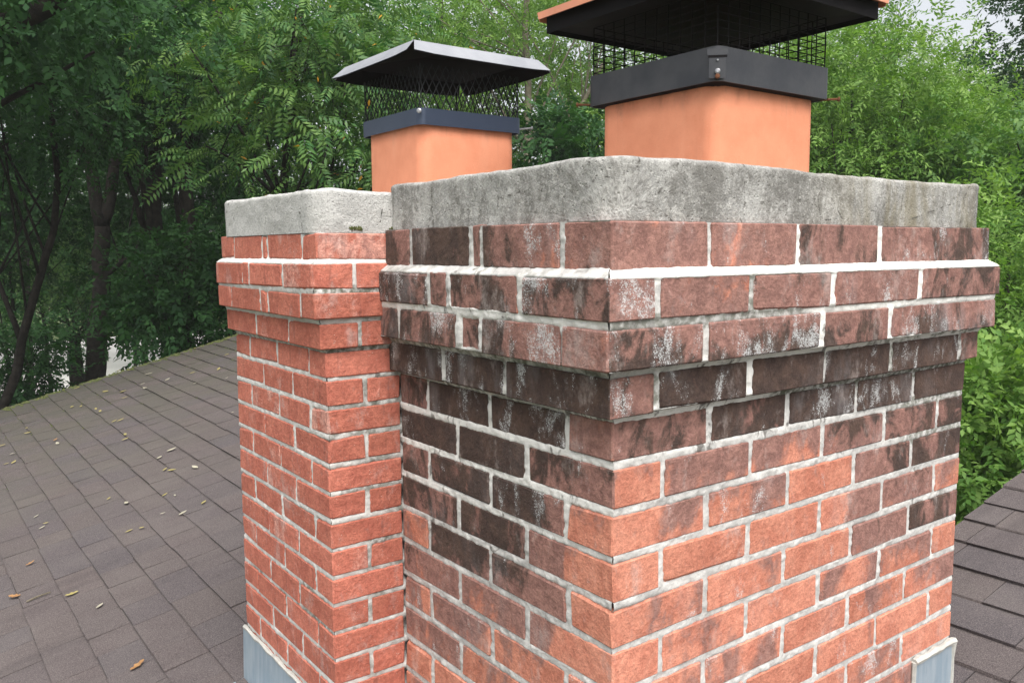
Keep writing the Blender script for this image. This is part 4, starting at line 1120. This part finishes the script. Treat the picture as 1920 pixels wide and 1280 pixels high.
T('understorey_tree', 'mid green tree glimpsed between the forked trunk limbs', 'tree', base_at(160, 27), pix(150, 400, 27), (3.0, 3.0, 1.9), M['leaf_mid'], M['bark'], .06, 200, 9, .13, SP, 54, gap=.42, limbs=8, spread=.5)
# pinnate tree left of the small flue
T('walnut_tree', 'light green pinnate-leaved tree left of the small flue cap', 'tree', base_at(425, 9.2), pix(575, 150, 8.6), (1.35, 1.35, 1.45), M['leaf_walnut'], M['bark'], .11, 300, 8, .084, SPIN, 31, fork=.55, gap=.38, limbs=22, spread=.28, droop=.15, scale=(.6, 1.25))
# lighter trees in the middle
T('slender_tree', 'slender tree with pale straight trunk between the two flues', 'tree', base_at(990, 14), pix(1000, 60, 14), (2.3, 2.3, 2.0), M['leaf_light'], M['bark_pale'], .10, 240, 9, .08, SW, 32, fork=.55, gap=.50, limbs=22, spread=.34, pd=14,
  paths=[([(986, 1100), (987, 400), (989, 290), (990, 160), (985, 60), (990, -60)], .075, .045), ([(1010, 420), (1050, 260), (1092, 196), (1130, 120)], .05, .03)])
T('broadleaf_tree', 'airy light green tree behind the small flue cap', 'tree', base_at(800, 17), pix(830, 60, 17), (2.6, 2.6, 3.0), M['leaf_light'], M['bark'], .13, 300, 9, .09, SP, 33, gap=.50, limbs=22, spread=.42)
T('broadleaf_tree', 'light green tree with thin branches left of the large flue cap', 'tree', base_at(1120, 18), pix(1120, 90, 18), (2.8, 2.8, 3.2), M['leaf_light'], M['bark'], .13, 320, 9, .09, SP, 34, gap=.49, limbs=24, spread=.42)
T('shrub', 'dark leafy bush low between the two flues', 'shrub', base_at(1065, 11), pix(1065, 300, 11), (.62, .62, .55), M['leaf_dark_shaded'], M['bark'], .05, 50, 9, .10, SP, 35, gap=.36, limbs=8, spread=.2)
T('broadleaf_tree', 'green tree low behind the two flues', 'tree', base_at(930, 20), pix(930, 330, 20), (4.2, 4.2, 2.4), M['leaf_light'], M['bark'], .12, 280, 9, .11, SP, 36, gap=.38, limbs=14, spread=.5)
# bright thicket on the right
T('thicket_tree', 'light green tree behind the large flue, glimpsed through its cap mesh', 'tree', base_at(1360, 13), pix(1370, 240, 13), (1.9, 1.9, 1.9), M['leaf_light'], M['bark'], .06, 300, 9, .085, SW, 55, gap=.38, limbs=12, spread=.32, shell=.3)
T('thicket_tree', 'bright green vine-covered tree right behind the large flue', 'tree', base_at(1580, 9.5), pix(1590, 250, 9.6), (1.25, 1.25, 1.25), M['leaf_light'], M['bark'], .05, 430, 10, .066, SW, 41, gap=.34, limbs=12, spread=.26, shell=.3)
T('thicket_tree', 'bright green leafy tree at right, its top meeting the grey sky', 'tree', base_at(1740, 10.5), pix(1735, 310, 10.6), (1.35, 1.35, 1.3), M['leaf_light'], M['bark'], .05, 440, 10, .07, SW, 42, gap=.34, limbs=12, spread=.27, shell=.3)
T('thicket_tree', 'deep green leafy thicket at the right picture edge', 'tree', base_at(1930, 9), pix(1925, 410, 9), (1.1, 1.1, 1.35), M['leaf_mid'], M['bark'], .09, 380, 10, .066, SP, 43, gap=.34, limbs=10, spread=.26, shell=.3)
T('shrub', 'fresh green shrub beside the corbelled right end of the large chimney', 'shrub', base_at(1880, 7.2), pix(1890, 560, 7.2), (.95, .95, 1.05), M['leaf_light'], M['bark'], .05, 340, 10, .062, SW, 44, gap=.32, limbs=8, spread=.2, shell=.3)
T('shrub', 'fresh green broad-leaved shrub just over the front roof edge', 'shrub', base_at(1850, 6.2), pix(1870, 840, 6.2), (.85, .85, .75), M['leaf_light'], M['bark'], .05, 320, 10, .064, SP, 45, gap=.30, limbs=8, spread=.18, shell=.3)
T('broadleaf_tree', 'dark tree reaching into the top right corner against the sky', 'tree', base_at(2080, 13), pix(2030, 60, 13), (1.55, 1.55, 1.7), M['leaf_dark_shaded'], M['bark'], .14, 230, 10, .08, SP, 46, gap=.40, limbs=16, spread=.3)
T('broadleaf_tree', 'pale hazy tree farther back beneath the grey sky at right', 'tree', base_at(1640, 24), pix(1640, 225, 24), (2.9, 2.9, 2.2), M['leaf_hazed'], M['bark'], .14, 330, 9, .11, SP, 47, gap=.36, limbs=14, spread=.45)
T('broadleaf_tree', 'pale green tree farther back near the right picture edge', 'tree', base_at(1830, 26), pix(1840, 270, 26), (3.2, 3.2, 2.4), M['leaf_hazed'], M['bark'], .14, 330, 9, .115, SP, 48, gap=.36, limbs=14, spread=.5)
T('slender_tree', 'thin-leaved twiggy tree against the sky beside the large cap', 'tree', base_at(1590, 13), pix(1640, 75, 13), (.65, .65, .6), M['leaf_mid'], M['bark'], .05, 40, 5, .055, SP, 49, gap=.40, limbs=16, spread=.2)

# far wood closing the view, one mass
def far_wood():
    rng = np.random.default_rng(77); P = []
    for u0, u1, d0, d1, v0, v1, n in ((-500, 480, 34, 44, 330, 560, 1500), (-500, 100, 60, 75, 520, 640, 900), (420, 1250, 30, 44, 290, 560, 3000), (1150, 2500, 32, 46, 330, 620, 3200)):
        k = 0
        while k < n:
            u = rng.uniform(u0, u1); v = rng.uniform(v0, v1); dd = rng.uniform(d0, d1); p = pix(u, v, dd)
            top = v0+150*(vnoise(u*.012, dd*.1, 1.)); 
            if v > top: P.append(p); k += 1
    P = np.array(P); A = rng.normal(size=P.shape)+np.array([0, 0, -.2]); U = rng.normal(size=P.shape)*.5+np.array([0, 0, 1.])
    V, F, T_ = place_sprays(SP, P, A, U, rng.uniform(.22, .42, len(P)), rng, np.clip(rng.normal(.5, .2, len(P)), .05, .95))
    o = link('distant_woods', fast_mesh('distant_woods', V, F, {'tint': T_}), M['leaf_mid'])
    tag(o, 'far mass of green woodland closing the view between the trees', 'woodland', kind='stuff')
far_wood()

# ------------------------------------------------------------------ damp air that pales the farther trees
def build_haze():
    mb = MB(); mb.box((-70, -40, GZ-1.0), (90, 110, 9.5))
    o = mb.build('haze', None); t = bpy.data.materials.new('haze'); t.use_nodes = True; n = t.node_tree.nodes
    n.remove(n['Principled BSDF']); v = n.new('ShaderNodeVolumePrincipled'); v.inputs['Density'].default_value = .0018
    v.inputs['Color'].default_value = (.93, .95, .96, 1); v.inputs['Anisotropy'].default_value = .2
    t.node_tree.links.new(v.outputs[0], n['Material Output'].inputs['Volume']); o.data.materials.append(t)
    tag(o, 'thin pale damp haze hanging in the air among the trees', 'haze', kind='stuff')
build_haze()

# put each root at the foot of its thing without moving the parts
for root, foot in ((big, (.62, .37, -1.70)), (small, (.30, 1.06, -1.50)), (cap, (MCX, MCY, .298)), (cap2, (SCX, SCY, .278)), (house, (.6, 3.0, GZ))):
    root.location = foot
    for ch in list(root.children): ch.location = ch.location-Vector(foot)
